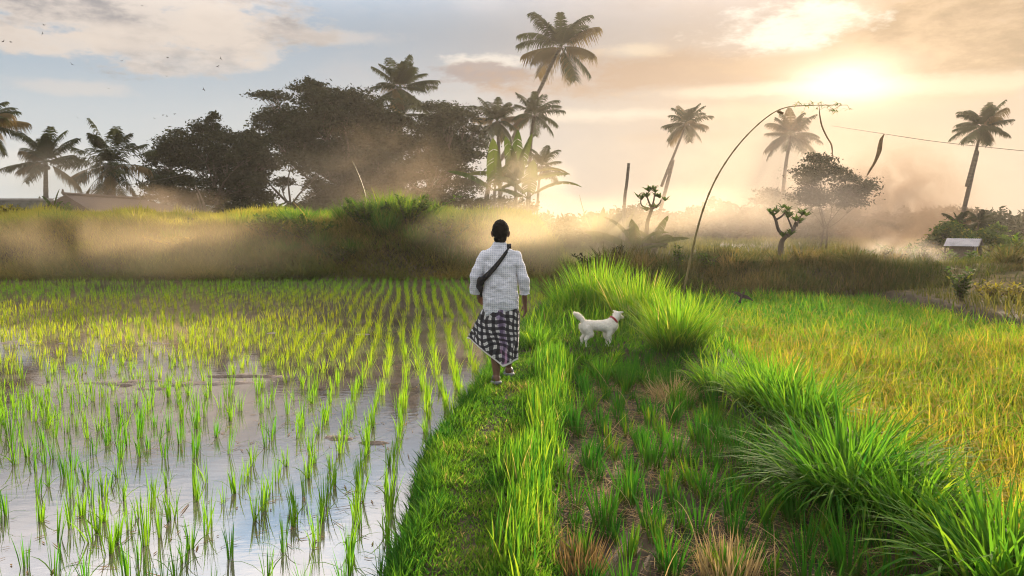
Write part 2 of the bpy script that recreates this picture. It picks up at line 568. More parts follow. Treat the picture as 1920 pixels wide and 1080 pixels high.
def ground_mat():
    m, nt, out = new_mat('earth')
    tc = nt.nodes.new('ShaderNodeTexCoord')
    def nz(s, d=6, st=(1, 1, 1)):
        mp = node(nt, 'ShaderNodeMapping', i_Vector=tc.outputs['Object'])
        mp.inputs['Scale'].default_value = st
        return E(nt, node(nt, 'ShaderNodeTexNoise', i_Vector=mp.outputs[0], i_Scale=s, i_Detail=d, i_Roughness=.65).outputs['Fac'])
    a, b = nz(3.0), nz(22)
    soil = mixc(nt, a.sstep(.35, .65), (.030, .022, .015), (.075, .052, .034))
    mud = mixc(nt, b.sstep(.3, .7), (.11, .080, .060), (.22, .165, .13))
    dryc = mixc(nt, a.sstep(.4, .6), (.07, .06, .022), (.17, .12, .05))
    c = mixc(nt, attr(nt, 'along'), soil, dryc)
    c = mixc(nt, attr(nt, 'tint'), c, mud)
    p = node(nt, 'ShaderNodeBsdfPrincipled', i_Base_Color=c, i_Roughness=.85)
    p.inputs['Specular IOR Level'].default_value = .15
    rg = attr(nt, 'tint') * -.45 + .9
    nt.links.new(rg.k, p.inputs['Roughness'])
    bp = node(nt, 'ShaderNodeBump', i_Height=b + a * 2, i_Strength=.6, i_Distance=.03)
    nt.links.new(bp.outputs[0], p.inputs['Normal'])
    nt.links.new(p.outputs[0], out.inputs[0])
    return m


g = mb.build('ground', ground_mat(), smooth=True)
tag(g, kind='structure')


def water_mat():
    m, nt, out = new_mat('paddy_water')
    tc = nt.nodes.new('ShaderNodeTexCoord')
    mp = node(nt, 'ShaderNodeMapping', i_Vector=tc.outputs['Object'])
    mp.inputs['Scale'].default_value = (1, 2.2, 1)
    n = E(nt, node(nt, 'ShaderNodeTexNoise', i_Vector=mp.outputs[0], i_Scale=5.0, i_Detail=4, i_Roughness=.55).outputs['Fac'])
    n2 = E(nt, node(nt, 'ShaderNodeTexNoise', i_Vector=tc.outputs['Object'], i_Scale=1.6, i_Detail=6, i_Roughness=.6).outputs['Fac'])
    c = mixc(nt, n2.sstep(.35, .65), (.060, .046, .036), (.125, .100, .084))
    p = node(nt, 'ShaderNodeBsdfPrincipled', i_Base_Color=c, i_Roughness=.015, i_IOR=3.2)
    rg = n2.sstep(.50, .72) * .05 + .010
    nt.links.new(rg.k, p.inputs['Roughness'])
    bp = node(nt, 'ShaderNodeBump', i_Height=n, i_Strength=.09, i_Distance=.010)
    nt.links.new(bp.outputs[0], p.inputs['Normal'])
    nt.links.new(p.outputs[0], out.inputs[0])
    return m


wy = np.concatenate([np.linspace(-2, 26.4, 60)])
wr = xl(wy) + .12
wv = np.concatenate([np.stack([np.full_like(wy, -60.), wy, 0 * wy], 1), np.stack([wr, wy, 0 * wy], 1)])
k = len(wy)
tag(MB().add(wv, quads=[(i, k + i, k + i + 1, i + 1) for i in range(k - 1)]).build('paddy_water', water_mat()), kind='structure')


# ------------------------------------------------------------------ small vegetation of the fields
def scatter(n, x0, x1, y0, y1, bias=1.0):
    """Random points; bias > 1 puts more of them near the camera."""
    x = rng.uniform(x0, x1, n)
    y = y0 + (y1 - y0) * rng.random(n) ** bias
    return x, y


def in_view(x, y, z=0.3, m=1.06):
    c, s = math.cos(PITCH), math.sin(PITCH)
    d = y * c - (z - 2) * s
    u = x / np.maximum(d, .01) * F
    v = (y * s + (z - 2) * c) / np.maximum(d, .01) * F
    return (d > .5) & (np.abs(u) < 960 * m) & (v > -540 * m - 120)


# -- rice seedlings of the flooded paddy
SEED_AZ = math.atan2(1.0, -.126)
def seedling_verts(nb, h, spread, tint):
    mb = MB()
    az = rng.uniform(0, 2 * math.pi, nb)
    r = rng.uniform(0, .022, nb)
    b = np.stack([np.cos(az) * r, np.sin(az) * r, np.full(nb, -.06)], 1)
    lean = np.abs(rng.normal(0, spread, nb))
    hh = h * rng.uniform(.55, 1.08, nb) + .06
    blades(mb, b, hh, rng.uniform(.0045, .008, nb), az, lean * .5, lean + rng.gamma(1.5, .10, nb), 4, tint=np.clip(tint + rng.normal(0, .12, nb), 0, 1), twist=1.5)
    if rng.random() < .45:                                  # a leaf or two folded down to the water
        k = rng.integers(1, 3)
        blades(mb, np.zeros((k, 3)) - [0, 0, .02], h * rng.uniform(.9, 1.25, k), .007, rng.uniform(0, 6.28, k), .35, rng.uniform(1.7, 2.3, k), 5, tint=np.clip(tint + .15, 0, 1))
    return mb


d_along = np.array([-.126, 1.0]) / math.hypot(.126, 1)
d_cross = np.array([d_along[1], -d_along[0]])
rows, P = np.arange(-150, 40), []
for r_ in rows:
    u = np.arange(-10, 150) * .195 + rng.uniform(0, .2)
    u = u + rng.normal(0, .028, len(u))
    w_ = r_ * .235 + .04 * np.sin(u * .7 + r_) + rng.normal(0, .017, len(u))
    P.append(np.outer(u, d_along) + np.outer(w_, d_cross) + [.2, 3.0])
P = np.concatenate(P)
keep = (P[:, 0] < xl(P[:, 1]) - .06) & (P[:, 1] > 3.9) & (P[:, 1] < 25.2) & in_view(P[:, 0], P[:, 1])
P = P[keep]
hz = height(P[:, 0], P[:, 1])
thin = fbm(P[:, 0] * .35 + 60, P[:, 1] * .35, 3)
P = P[(rng.random(len(P)) < np.where(thin < .42, .52, .86) * (1 - .28 * sst(12, 16, P[:, 1]) * (1 - sst(-4, -1.5, P[:, 0])))) & (hz < .03)]
o = np.argsort(np.hypot(P[:, 0], P[:, 1]))
P = P[o]
def seed_tint(x, y):
    t = .42 + .5 * (fbm(x * .25, y * .25, 3) - .5) + .02 * np.clip(-x - 1, 0, 10) + .018 * np.clip(y - 6, 0, 9)
    return np.clip(t - .3 * sst(17, 22, y) - .28 * (1 - sst(6, 9.5, y)), 0, 1)
NEAR = 300
SEED_MESH = [seedling_verts(int(rng.integers(7, 16)), rng.uniform(.17, .26), rng.uniform(.04, .10), t).mesh('rice_seedling', M['seedling']) for t in np.repeat([.15, .35, .5, .65, .8], 6)]
for i in range(NEAR):
    x, y = P[i]
    t = seed_tint(x, y)
    kk = min(4, int(t * 5)) * 6 + int(rng.integers(0, 6))
    ob = bpy.data.objects.new('rice_seedling', SEED_MESH[kk])
    ob.location = (x, y, 0.0)
    ob.rotation_euler = (rng.normal(0, .05), rng.normal(0, .05), rng.uniform(0, 6.28))
    ob.scale = [rng.uniform(.9, 1.3)] * 3
    COL.objects.link(ob)
    tag(ob, 'slender green rice seedling clump standing in the flooded paddy nearest the viewer', 'rice seedling', 'rice seedlings in the flooded paddy')
mb = MB()
far = P[NEAR:]
nb = np.where(far[:, 1] < 14, 11, 7)
bx = np.repeat(far, nb, axis=0)
n = len(bx)
az = rng.uniform(0, 6.28, n)
lush = sst(-5, -1.5, bx[:, 0] + .12 * bx[:, 1]) * sst(7, 9.5, bx[:, 1])
hh = np.repeat(rng.uniform(.12, .21, len(far)) * (1 - .25 * sst(13, 20, far[:, 1])), nb) * rng.uniform(.6, 1.1, n) * (1 + .30 * lush) + .05
lean = np.abs(rng.normal(0, .12 + .06 * lush, n))
r = rng.uniform(0, .03, n)
blades(mb, np.stack([bx[:, 0] + np.cos(az) * r, bx[:, 1] + np.sin(az) * r, np.full(n, -.05)], 1), hh, .007 + .0035 * (bx[:, 1] > 14), az, lean * .5,
       lean + rng.gamma(1.5, .16, n), 3, tint=np.clip(seed_tint(bx[:, 0], bx[:, 1]) + rng.normal(0, .1, n) + .12 * lush, 0, 1), twist=1.5)
tag(mb.build('rice_seedlings', M['seedling']), 'rows of young rice seedlings filling the flooded paddy to the far bank', 'rice seedlings', kind='stuff')

# -- litter and bits of straw floating on the water
mb = MB()
x, y = scatter(5200, -12, 1, 4, 20, 1.4)
k = (x < xl(y) - .1) & in_view(x, y) & (fbm(x * .8 + 9, y * 1.2, 3) > .47)
x, y = x[k], y[k]
n = len(x)
blades(mb, np.stack([x, y, np.full(n, .006)], 1), rng.gamma(2, .035, n) + .015, rng.uniform(.004, .012, n), rng.uniform(0, 6.28, n), 1.53, 1.58, 2, tint=rng.random(n) * .5, twist=0)
tag(mb.build('floating_litter', M['dry']), 'bits of dead straw floating on the paddy water', 'plant litter', kind='stuff')

# -- short grass of the path bund
def zone_bund(x, y):
    b = sst(xl(y) - .06, xl(y) + .04, x)
    s = sst(xr(y) + .02, xr(y) + .2, x) * (1 - sst(2.1, 2.45, x)) * (1 - sst(10.1, 10.6, y))
    f = sst(xf(y), xf(y) + .2, x) * (1 - sst(18.9, 19.4, y))
    return b * (1 - s) * (1 - f)
mb = MB()
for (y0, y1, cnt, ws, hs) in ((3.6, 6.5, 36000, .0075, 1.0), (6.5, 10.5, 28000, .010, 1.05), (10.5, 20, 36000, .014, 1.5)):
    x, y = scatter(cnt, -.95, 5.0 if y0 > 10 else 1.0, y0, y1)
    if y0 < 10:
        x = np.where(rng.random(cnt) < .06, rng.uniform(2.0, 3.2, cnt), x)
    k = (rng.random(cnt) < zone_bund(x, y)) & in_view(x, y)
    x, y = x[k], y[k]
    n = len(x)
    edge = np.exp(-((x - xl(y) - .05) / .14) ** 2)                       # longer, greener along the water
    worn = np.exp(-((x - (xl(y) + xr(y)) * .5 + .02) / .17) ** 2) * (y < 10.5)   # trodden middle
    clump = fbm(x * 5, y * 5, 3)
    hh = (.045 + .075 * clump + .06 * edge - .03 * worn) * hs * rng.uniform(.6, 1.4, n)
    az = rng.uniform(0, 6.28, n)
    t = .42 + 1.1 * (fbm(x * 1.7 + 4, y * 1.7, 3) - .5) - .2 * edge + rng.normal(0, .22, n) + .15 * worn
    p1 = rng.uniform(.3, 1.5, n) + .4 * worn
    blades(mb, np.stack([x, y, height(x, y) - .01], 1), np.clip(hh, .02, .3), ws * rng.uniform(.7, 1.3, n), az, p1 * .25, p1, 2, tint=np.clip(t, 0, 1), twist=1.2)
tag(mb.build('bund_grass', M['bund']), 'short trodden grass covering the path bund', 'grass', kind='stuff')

# -- upright tall grass along the dry edge of the path
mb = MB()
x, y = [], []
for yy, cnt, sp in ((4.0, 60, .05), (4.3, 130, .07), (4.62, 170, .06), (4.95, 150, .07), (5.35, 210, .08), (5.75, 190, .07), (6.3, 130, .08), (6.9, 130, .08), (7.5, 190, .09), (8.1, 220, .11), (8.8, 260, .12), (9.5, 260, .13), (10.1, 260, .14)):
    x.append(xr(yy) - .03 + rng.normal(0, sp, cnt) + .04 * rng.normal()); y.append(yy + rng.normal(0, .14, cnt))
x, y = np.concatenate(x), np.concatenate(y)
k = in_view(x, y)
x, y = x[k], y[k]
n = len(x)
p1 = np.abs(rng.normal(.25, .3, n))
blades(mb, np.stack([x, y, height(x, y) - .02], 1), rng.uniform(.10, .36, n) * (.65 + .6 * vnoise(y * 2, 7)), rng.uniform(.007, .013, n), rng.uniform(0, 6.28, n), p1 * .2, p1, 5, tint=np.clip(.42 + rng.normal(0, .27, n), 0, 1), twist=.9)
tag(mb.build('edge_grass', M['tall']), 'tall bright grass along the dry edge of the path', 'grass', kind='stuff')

# -- stubble plot: straw, ground weeds, tufts in rows, dry stubble
mb = MB()
x, y = scatter(11000, .1, 2.4, 3.7, 10.4, 1.2)
k = (x > xr(y) + .12) & in_view(x, y) & (rng.random(11000) < sst(.30, .52, fbm(x * 1.6, y * 1.3 + 3, 3)))
x, y = x[k], y[k]
n = len(x)
blades(mb, np.stack([x, y, height(x, y) + rng.uniform(.004, .035, n)], 1), rng.uniform(.06, .26, n), rng.uniform(.0035, .007, n), rng.uniform(0, 6.28, n), rng.uniform(1.35, 1.65, n), rng.uniform(1.4, 1.7, n), 3, tint=rng.beta(2, 2, n), twist=.3)
tag(mb.build('straw', M['dry']), 'dry straw lying between the rice tufts of the harvested plot', 'straw', kind='stuff')
mb = MB()
x, y = scatter(26000, .1, 2.5, 3.7, 10.6, 1.1)
side = np.maximum(sst(1.45, 2.15, x), 1 - sst(.02, .3, x - xr(y)))
k = (x > xr(y) + .05) & in_view(x, y) & (rng.random(26000) < .12 + .75 * side + .6 * sst(9.0, 10, y))
x, y = x[k], y[k]
n = len(x)
blades(mb, np.stack([x, y, height(x, y) - .01], 1), rng.gamma(3, .028, n) + .02, rng.uniform(.004, .008, n), rng.uniform(0, 6.28, n), .2, rng.uniform(.4, 1.6, n), 2, tint=np.clip(rng.normal(.42, .25, n), 0, 1), twist=1.2)
tag(mb.build('plot_weeds', M['tuft']), 'low weeds over the floor of the harvested plot', 'weeds', kind='stuff')


def grass_clump(nb, h, spread, w, rad, tint, segs=5, droop=.6, z0=-.03, up=.0):
    mb = MB()
    az = rng.uniform(0, 2 * math.pi, nb)
    r = rad * np.sqrt(rng.random(nb))
    lean = np.clip(spread * (r / max(rad, 1e-4)) * rng.uniform(.5, 1.2, nb) + np.abs(rng.normal(0, .08, nb)), 0, 1.35)
    aa = az + rng.normal(0, .5, nb)
    p1 = lean + rng.gamma(2, droop / 2, nb)
    blades(mb, np.stack([np.cos(az) * r, np.sin(az) * r, np.full(nb, z0)], 1), h * rng.uniform(.55, 1.12, nb), w * rng.uniform(.65, 1.25, nb), aa, lean * .7, np.minimum(p1, 2.6), segs, tint=np.clip(tint + rng.normal(0, .16, nb), 0, 1), twist=.8)
    return mb


TUFT = [grass_clump(int(rng.integers(26, 44)), rng.uniform(.24, .36), .24, .0095, .05, t, 4, .25) for t in np.repeat([.3, .5, .7], 4)]
TUFT = [mbx.mesh('rice_tuft', M['tuft']) for mbx in TUFT]
cnt = 0
for j, yy in enumerate(np.arange(3.95, 10.2, .27)):
    for r_ in range(-2, 11):
        x = .42 + r_ * .245 - .02 * (yy - 4) + rng.normal(0, .035)
        y = yy + rng.normal(0, .05)
        if x < xr(y) + .16 or x > 2.25 or rng.random() < .09 or not in_view(np.array([x]), np.array([y]))[0]:
            continue
        ob = bpy.data.objects.new('rice_tuft', TUFT[int(rng.integers(0, 12))])
        ob.location = (x, y, float(height(x, y)))
        ob.rotation_euler = (0, 0, rng.uniform(0, 6.28))
        s = rng.uniform(.75, 1.25)
        ob.scale = (s, s, s * rng.uniform(.85, 1.15))
        COL.objects.link(ob)
        tag(ob, 'green rice tuft regrowing in a row of the harvested plot', 'rice tuft', 'rice tufts regrowing in the harvested plot')
        cnt += 1
for (px, py, h, nb, tn, lab) in ((1075, 1075, .26, 190, .35, 'russet brown clump of dry stubble at the near end of the plot beside the path'),
                                 (1368, 1085, .25, 170, .85, 'pale straw coloured clump of dry stubble at the near end of the plot')):
    p = ground_at(px, py, .0)
    mbx = grass_clump(nb, h, .45, .009, .16, tn, 3, .12)
    ob = mbx.build('dry_stubble', M['dry'])
    ob.location = (p[0], p[1], float(height(p[0], p[1])))
    tag(ob, lab, 'dry stubble', 'dry stubble clumps at the near end of the plot')
    ob = None

# -- tussocks on the bund between the plot and the ripe field, and behind the dog
#    base pixel, height, blades, spread, droop, base radius, tint, look
TUS = [
    (1590, 905, .80, 1100, 1.05, 1.15, .34, .30, 'huge dark hearted grass tussock with long leaves arching over the plot'),
    (1890, 1090, .62, 800, 1.0, 1.05, .30, .36, 'broad grass tussock with long blades reaching left, in the bottom right corner'),
    (1700, 960, .50, 420, .8, .9, .24, .42, 'middle sized tussock between the huge arching tussock and the corner one'),
    (1440, 760, .62, 620, .75, .8, .28, .52, 'dense green tussock just up the bund from the huge arching tussock'),
    (1350, 715, .46, 420, .7, .75, .24, .56, 'low spreading tussock halfway along the bund right of the dog'),
    (1500, 790, .66, 500, .6, .8, .26, .40, 'upright tussock leaning on the back of the huge arching tussock'),
    (1268, 655, .95, 900, .70, .50, .30, .66, 'tall bright fountain shaped tussock right of the dog'),
    (1195, 610, 1.0, 800, .45, .30, .34, .68, 'tall yellow green tussock standing right behind the dog'),
    (1120, 590, 1.15, 800, .42, .28, .36, .62, 'tallest upright tussock with a spike, up the path behind the dog'),
    (1075, 588, .85, 560, .62, .40, .32, .55, 'loose tussock at the water side of the path behind the dog'),
    (1010, 650, .42, 300, .6, .7, .22, .5, 'small tussock between the walking man and the dog'),
    (1130, 676, .36, 330, .85, .8, .16, .42, 'short fanned tussock just in front of the dog'),
    (1100, 664, .22, 160, .8, .7, .10, .45, 'low grass tuft hiding the hind paws of the dog'),
    (1146, 662, .20, 150, .8, .7, .10, .5, 'low grass tuft hiding the front paws of the dog'),
    (1225, 690, .30, 200, .9, .9, .16, .30, 'low dark tussock at the foot of the tall fountain shaped one'),
]
for (px, py, h, nb, sp, dr, rad, tn, lab) in TUS:
    p = ground_at(px, py, BUND_Z)
    mbx = grass_clump(int(nb * .62), h, sp, .0165, rad, tn - .04, 6, dr)
    ob = mbx.build('grass_tussock', M['tall'])
    ob.location = (p[0], p[1], float(height(p[0], p[1])))
    tag(ob, lab, 'tussock', 'grass tussocks on the field bunds')
p = ground_at(1262, 735, .1)
ob = grass_clump(420, .36, .95, .0055, .20, .9, 5, 1.0).build('sedge_clump', M['dry'])
ob.location = (p[0], p[1], float(height(p[0], p[1])))
tag(ob, 'pale wispy clump of dry sedge at the far corner of the plot', 'sedge')
# grass filling the bund between the tussocks
mb = MB()
n = 3600
y = 4 + 12 * rng.random(n)
x = np.where(y < 10.3, rng.uniform(2.1, 3.0, n), 0)
x = np.where(y >= 10.3, xl(y) + .3 + (xf(y) + .1 - xl(y) - .3) * rng.random(n), x)
k = in_view(x, y) & ~((np.hypot(x - 1.22, y - 10.9) < .55)) & ~((y > 9.5) & (y < 11.2) & (x < 1.9)) & ((y > 10.3) | (rng.random(n) < .35))
x, y = x[k], y[k]
n = len(x)
p1 = rng.gamma(3, .28, n)
blades(mb, np.stack([x, y, height(x, y) - .02], 1), rng.uniform(.16, .42, n) * (1 + .4 * (y > 11.5)), rng.uniform(.010, .017, n), rng.uniform(0, 6.28, n), p1 * .25, p1, 5, tint=np.clip(.55 + .7 * (fbm(x * 1.3, y * 1.3, 3) - .5) + rng.normal(0, .15, n), 0, 1), twist=.8)
tag(mb.build('bund_tall_grass', M['tall']), 'knee high grass between the tussocks on the field bunds', 'grass', kind='stuff')

# -- ripe rice
mb, mp_ = MB(), MB()
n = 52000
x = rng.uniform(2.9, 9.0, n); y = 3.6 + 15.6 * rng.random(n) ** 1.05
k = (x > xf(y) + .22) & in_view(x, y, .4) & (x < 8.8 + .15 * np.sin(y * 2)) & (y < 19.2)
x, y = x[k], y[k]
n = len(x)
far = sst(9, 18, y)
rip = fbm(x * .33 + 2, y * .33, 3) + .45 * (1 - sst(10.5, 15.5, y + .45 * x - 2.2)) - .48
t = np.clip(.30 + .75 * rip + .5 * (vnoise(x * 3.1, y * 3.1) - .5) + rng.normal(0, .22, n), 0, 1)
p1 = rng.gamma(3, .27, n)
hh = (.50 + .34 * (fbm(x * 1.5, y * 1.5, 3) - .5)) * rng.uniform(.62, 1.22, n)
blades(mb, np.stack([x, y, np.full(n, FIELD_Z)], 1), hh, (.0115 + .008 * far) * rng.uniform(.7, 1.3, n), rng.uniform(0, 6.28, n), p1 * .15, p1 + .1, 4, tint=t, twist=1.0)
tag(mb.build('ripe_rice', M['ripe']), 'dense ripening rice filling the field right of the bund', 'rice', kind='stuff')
k = (rng.random(n) < np.clip(.12 + .30 * rip, .03, .35))
x, y, hh = x[k], y[k], hh[k]
n = len(x)
a = rng.uniform(0, 6.28, n)
blades(mp_, np.stack([x, y, FIELD_Z + hh * .6], 1), rng.uniform(.20, .34, n), .0135, a, .25, rng.uniform(1.8, 2.7, n), 5, tint=rng.random(n), twist=.6)
tag(mp_.build('rice_panicles', M['panicle']), 'drooping golden grain heads over the ripening rice', 'grain heads', kind='stuff')

# -- banks behind the fields
mb = MB()
n = 60000
x = rng.uniform(-19, 1.6, n); y = rng.uniform(25.1, 27.8, n)
z = height(x, y)
n = len(x)
p1 = rng.uniform(.4, 2.2, n)
blades(mb, np.stack([x, y, z], 1), (rng.gamma(3, .09, n) + .06) * (.4 + 1.6 * fbm(x * 1.3, z * 2, 3)), rng.uniform(.012, .026, n), rng.normal(-1.57, .9, n), .5, p1 + .4, 3, tint=np.clip(.5 + 1.1 * (fbm(x * .5, z * 1.2, 3) - .5) + rng.normal(0, .16, n), 0, 1), twist=.9)
tag(mb.build('bank_face_grass', M['bankface']), 'dry brownish grass hanging down the face of the far left bank', 'grass', kind='stuff')
mb = MB()
n = 60000
x = rng.uniform(-24, 2.6, n); y = 26.0 + 8.0 * rng.random(n) ** 1.3
gre = np.exp(-((x + 4.2) / 2.6) ** 2) + .5 * np.exp(-((x + 8.2) / 1.6) ** 2)
hh = (.08 + .62 * fbm(x * .9, y * .9, 3) ** 1.5 + .22 * np.exp(-((x + 3.9) / 1.6) ** 2)) * rng.uniform(.6, 1.35, n)
p1 = rng.gamma(3, .25, n)
blades(mb, np.stack([x, y, height(x, y) - .03], 1), hh, rng.uniform(.014, .026, n), rng.uniform(0, 6.28, n), p1 * .2, p1, 4, tint=np.clip(.72 - .5 * gre + .25 * (1 - sst(-11, -7, x)) + .9 * (fbm(x * .4, y * .9, 3) - .5) + rng.normal(0, .14, n), 0, 1), twist=.9)  # left end tinted yellower to stand in for golden light
tag(mb.build('bank_top_grass', M['banktop']), 'sunlit yellow green grass along the top of the far left bank', 'grass', kind='stuff')
mb = MB()
n = 52000
x = rng.uniform(.8, 15, n); y = 19.2 + 6 * rng.random(n) ** 1.4
k = rng.random(n) < sst(18.9, 19.4, y)
x, y = x[k], y[k]
n = len(x)
p1 = rng.gamma(3, .35, n)
blades(mb, np.stack([x, y, height(x, y) - .03], 1), (.06 + .62 * fbm(x * .8, y * .8, 3) ** 1.6) * rng.uniform(.6, 1.45, n) * (1 - .55 * sst(10.3, 11.5, x)), rng.uniform(.010, .020, n), rng.uniform(0, 6.28, n), p1 * .25, p1, 3, tint=np.clip(.38 + .9 * (fbm(x * .7, y * .7, 3) - .5) + rng.normal(0, .2, n), 0, 1), twist=.9)
tag(mb.build('bank_undergrowth', M['brush']), 'dark tangled undergrowth on the bank behind the ripe rice', 'undergrowth', kind='stuff')
mb = MB()
M['roughgrass'] = leaf_mat('rough_grass_leaf', [(0, (.03, .05, .010)), (.5, (.08, .085, .016)), (1, (.20, .16, .035))], trans=.4)
n = 62000
x = rng.uniform(2, 44, n); y = 12 + 73 * rng.random(n) ** 1.25
x = np.where(y < 24, np.maximum(x, 8.8 + rng.random(n) * 3), x)
k = in_view(x, y) & ((x > 8.9) | (y > 20))
x, y = x[k], y[k]
n = len(x)
p1 = rng.gamma(3, .32, n)
blades(mb, np.stack([x, y, height(x, y) - .03], 1), (.08 + .36 * fbm(x * .5, y * .5, 3)) * (1 + .8 * sst(26, 45, y)) * rng.uniform(.6, 1.35, n), rng.uniform(.014, .026, n) * (1 + 1.6 * sst(26, 45, y)), rng.uniform(0, 6.28, n), p1 * .25, p1, 3, tint=np.clip(.45 + 1.0 * (fbm(x * .35 + 8, y * .35, 3) - .5) + rng.normal(0, .16, n), 0, 1), twist=.9)
tag(mb.build('rough_grass', M['roughgrass']), 'rough yellowed grass on the uneven ground beyond the right field', 'grass', kind='stuff')

# separate grass clumps that break the outline of the left bank
BANK = [grass_clump(300, .85, .55, .026, .36, t, 5, .6).mesh('bank_grass_clump', M['banktop']) for t in (.10, .2, .35, .6, .85)]
for i, (px, Yb, sc_, kk) in enumerate(((40, 28.2, .7, 4), (110, 27.4, .8, 3), (185, 28.6, .6, 4), (260, 27.6, .9, 4), (330, 27.2, 1.0, 3), (395, 28.0, .8, 4), (455, 27.6, .9, 3), (505, 27.0, 1.0, 1), (560, 27.4, 1.1, 0), (612, 28.2, .8, 2), (655, 27.2, 1.0, 1), (700, 27.0, 1.35, 0), (728, 27.6, 1.4, 2), (760, 27.0, 1.3, 2), (792, 27.4, 1.15, 1), (830, 27.0, 1.0, 2), (720, 26.3, 1.0, 0), (780, 26.2, .9, 1), (540, 26.3, .8, 0), (600, 26.2, .8, 1), (660, 26.1, .8, 0), (865, 26.8, .8, 3), (905, 27.2, .8, 4))):
    p = at(px, 420, Yb)
    o = bpy.data.objects.new('bank_grass_clump', BANK[kk])
    o.location = (p[0], Yb, float(height(p[0], Yb)))
    o.rotation_euler = (0, 0, rng.uniform(0, 6.28))
    o.scale = (sc_, sc_, sc_ * rng.uniform(.85, 1.15))
    COL.objects.link(o)
    tag(o, 'long leaved grass clump rising from the top of the far left bank', 'grass clump', 'grass clumps on the far left bank')

WEED = [grass_clump(200, .62, .8, .018, .26, t, 5, .8).mesh('bank_weed', M['brush']) for t in (.2, .4, .6, .8)]
for i, px in enumerate((1090, 1140, 1172, 1205, 1246, 1300, 1345, 1372, 1405, 1470, 1505, 1530, 1560, 1600, 1648, 1680, 1725, 1890)):
    Yb = 20.4 + 1.2 * rng.random()
    p = at(px, 480, Yb)
    o = bpy.data.objects.new('bank_weed', WEED[i % 4])
    o.location = (p[0], Yb, float(height(p[0], Yb)))
    o.rotation_euler = (0, 0, rng.uniform(0, 6.28))
    s_ = rng.uniform(.6, 1.25)
    o.scale = (s_, s_, s_ * rng.uniform(.8, 1.2))
    COL.objects.link(o)
    tag(o, 'shaggy brownish weed clump on the bank behind the ripe rice', 'weed clump', 'weed clumps on the bank behind the ripe rice')
mb = MB()
n = 46
x = rng.uniform(.3, 2.3, n); y = 4 + 6 * rng.random(n) ** 1.3
blades(mb, np.stack([x, y, height(x, y)], 1), rng.uniform(.25, .55, n), .006, rng.uniform(0, 6.28, n), rng.uniform(.1, .6, n), rng.uniform(.8, 1.9, n), 6, tint=rng.uniform(.5, 1, n), twist=.6)
tag(mb.build('dry_stalks', M['dry']), 'pale bent dead stalks sticking out of the harvested plot', 'dead stalks', kind='stuff')


# ------------------------------------------------------------------ trees
def leaf_cloud(mb, cl, n, size, sub=9, sig=.34, tint=None):
    """Leaf faces in lumps over the upper shells of the given ellipsoids; cl rows: x y z rx ry rz."""
    cl = np.asarray(cl, float)
    wgt = cl[:, 3] * cl[:, 5]
    num = np.maximum((n * wgt / wgt.sum()).astype(int), 20)
    subs = []
    for c, m in zip(cl, num):
        th = rng.uniform(0, 2 * math.pi, sub); uz = rng.uniform(-.55, 1, sub)
        rr = np.sqrt(1 - uz ** 2) * rng.uniform(.55, 1, sub)
        sc_ = np.stack([np.cos(th) * rr, np.sin(th) * rr, uz * .85], 1) * c[3:6] + c[:3]
        subs.append(sc_)
        k = rng.integers(0, sub, m)
        g = rng.normal(0, 1, (m, 3)) * np.array([sig, sig, sig * .62]) * np.array([c[3], c[4], min(c[5] * 1.3, c[3])]) * rng.uniform(.6, 1.15, sub)[k][:, None]
        ctr = sc_[k] + g
        a = rng.normal(0, 1, (m, 3)); a[:, 2] *= .6; a /= np.linalg.norm(a, axis=1)[:, None]
        b = rng.normal(0, 1, (m, 3)); b -= a * (a * b).sum(1)[:, None]; b /= np.linalg.norm(b, axis=1)[:, None]
        L = size * (.35 + 1.3 * rng.random(m) ** 1.6)[:, None]
        V = np.stack([ctr - a * L, ctr + b * L * .42, ctr + a * L, ctr - b * L * .42], 1)
        mb.add(V.reshape(-1, 3), quads=np.arange(m * 4).reshape(-1, 4), tint=np.repeat(np.clip(rng.normal(.5, .25, m), 0, 1), 4), along=1)
    return subs


def gz(x, y): return float(height(x, y))


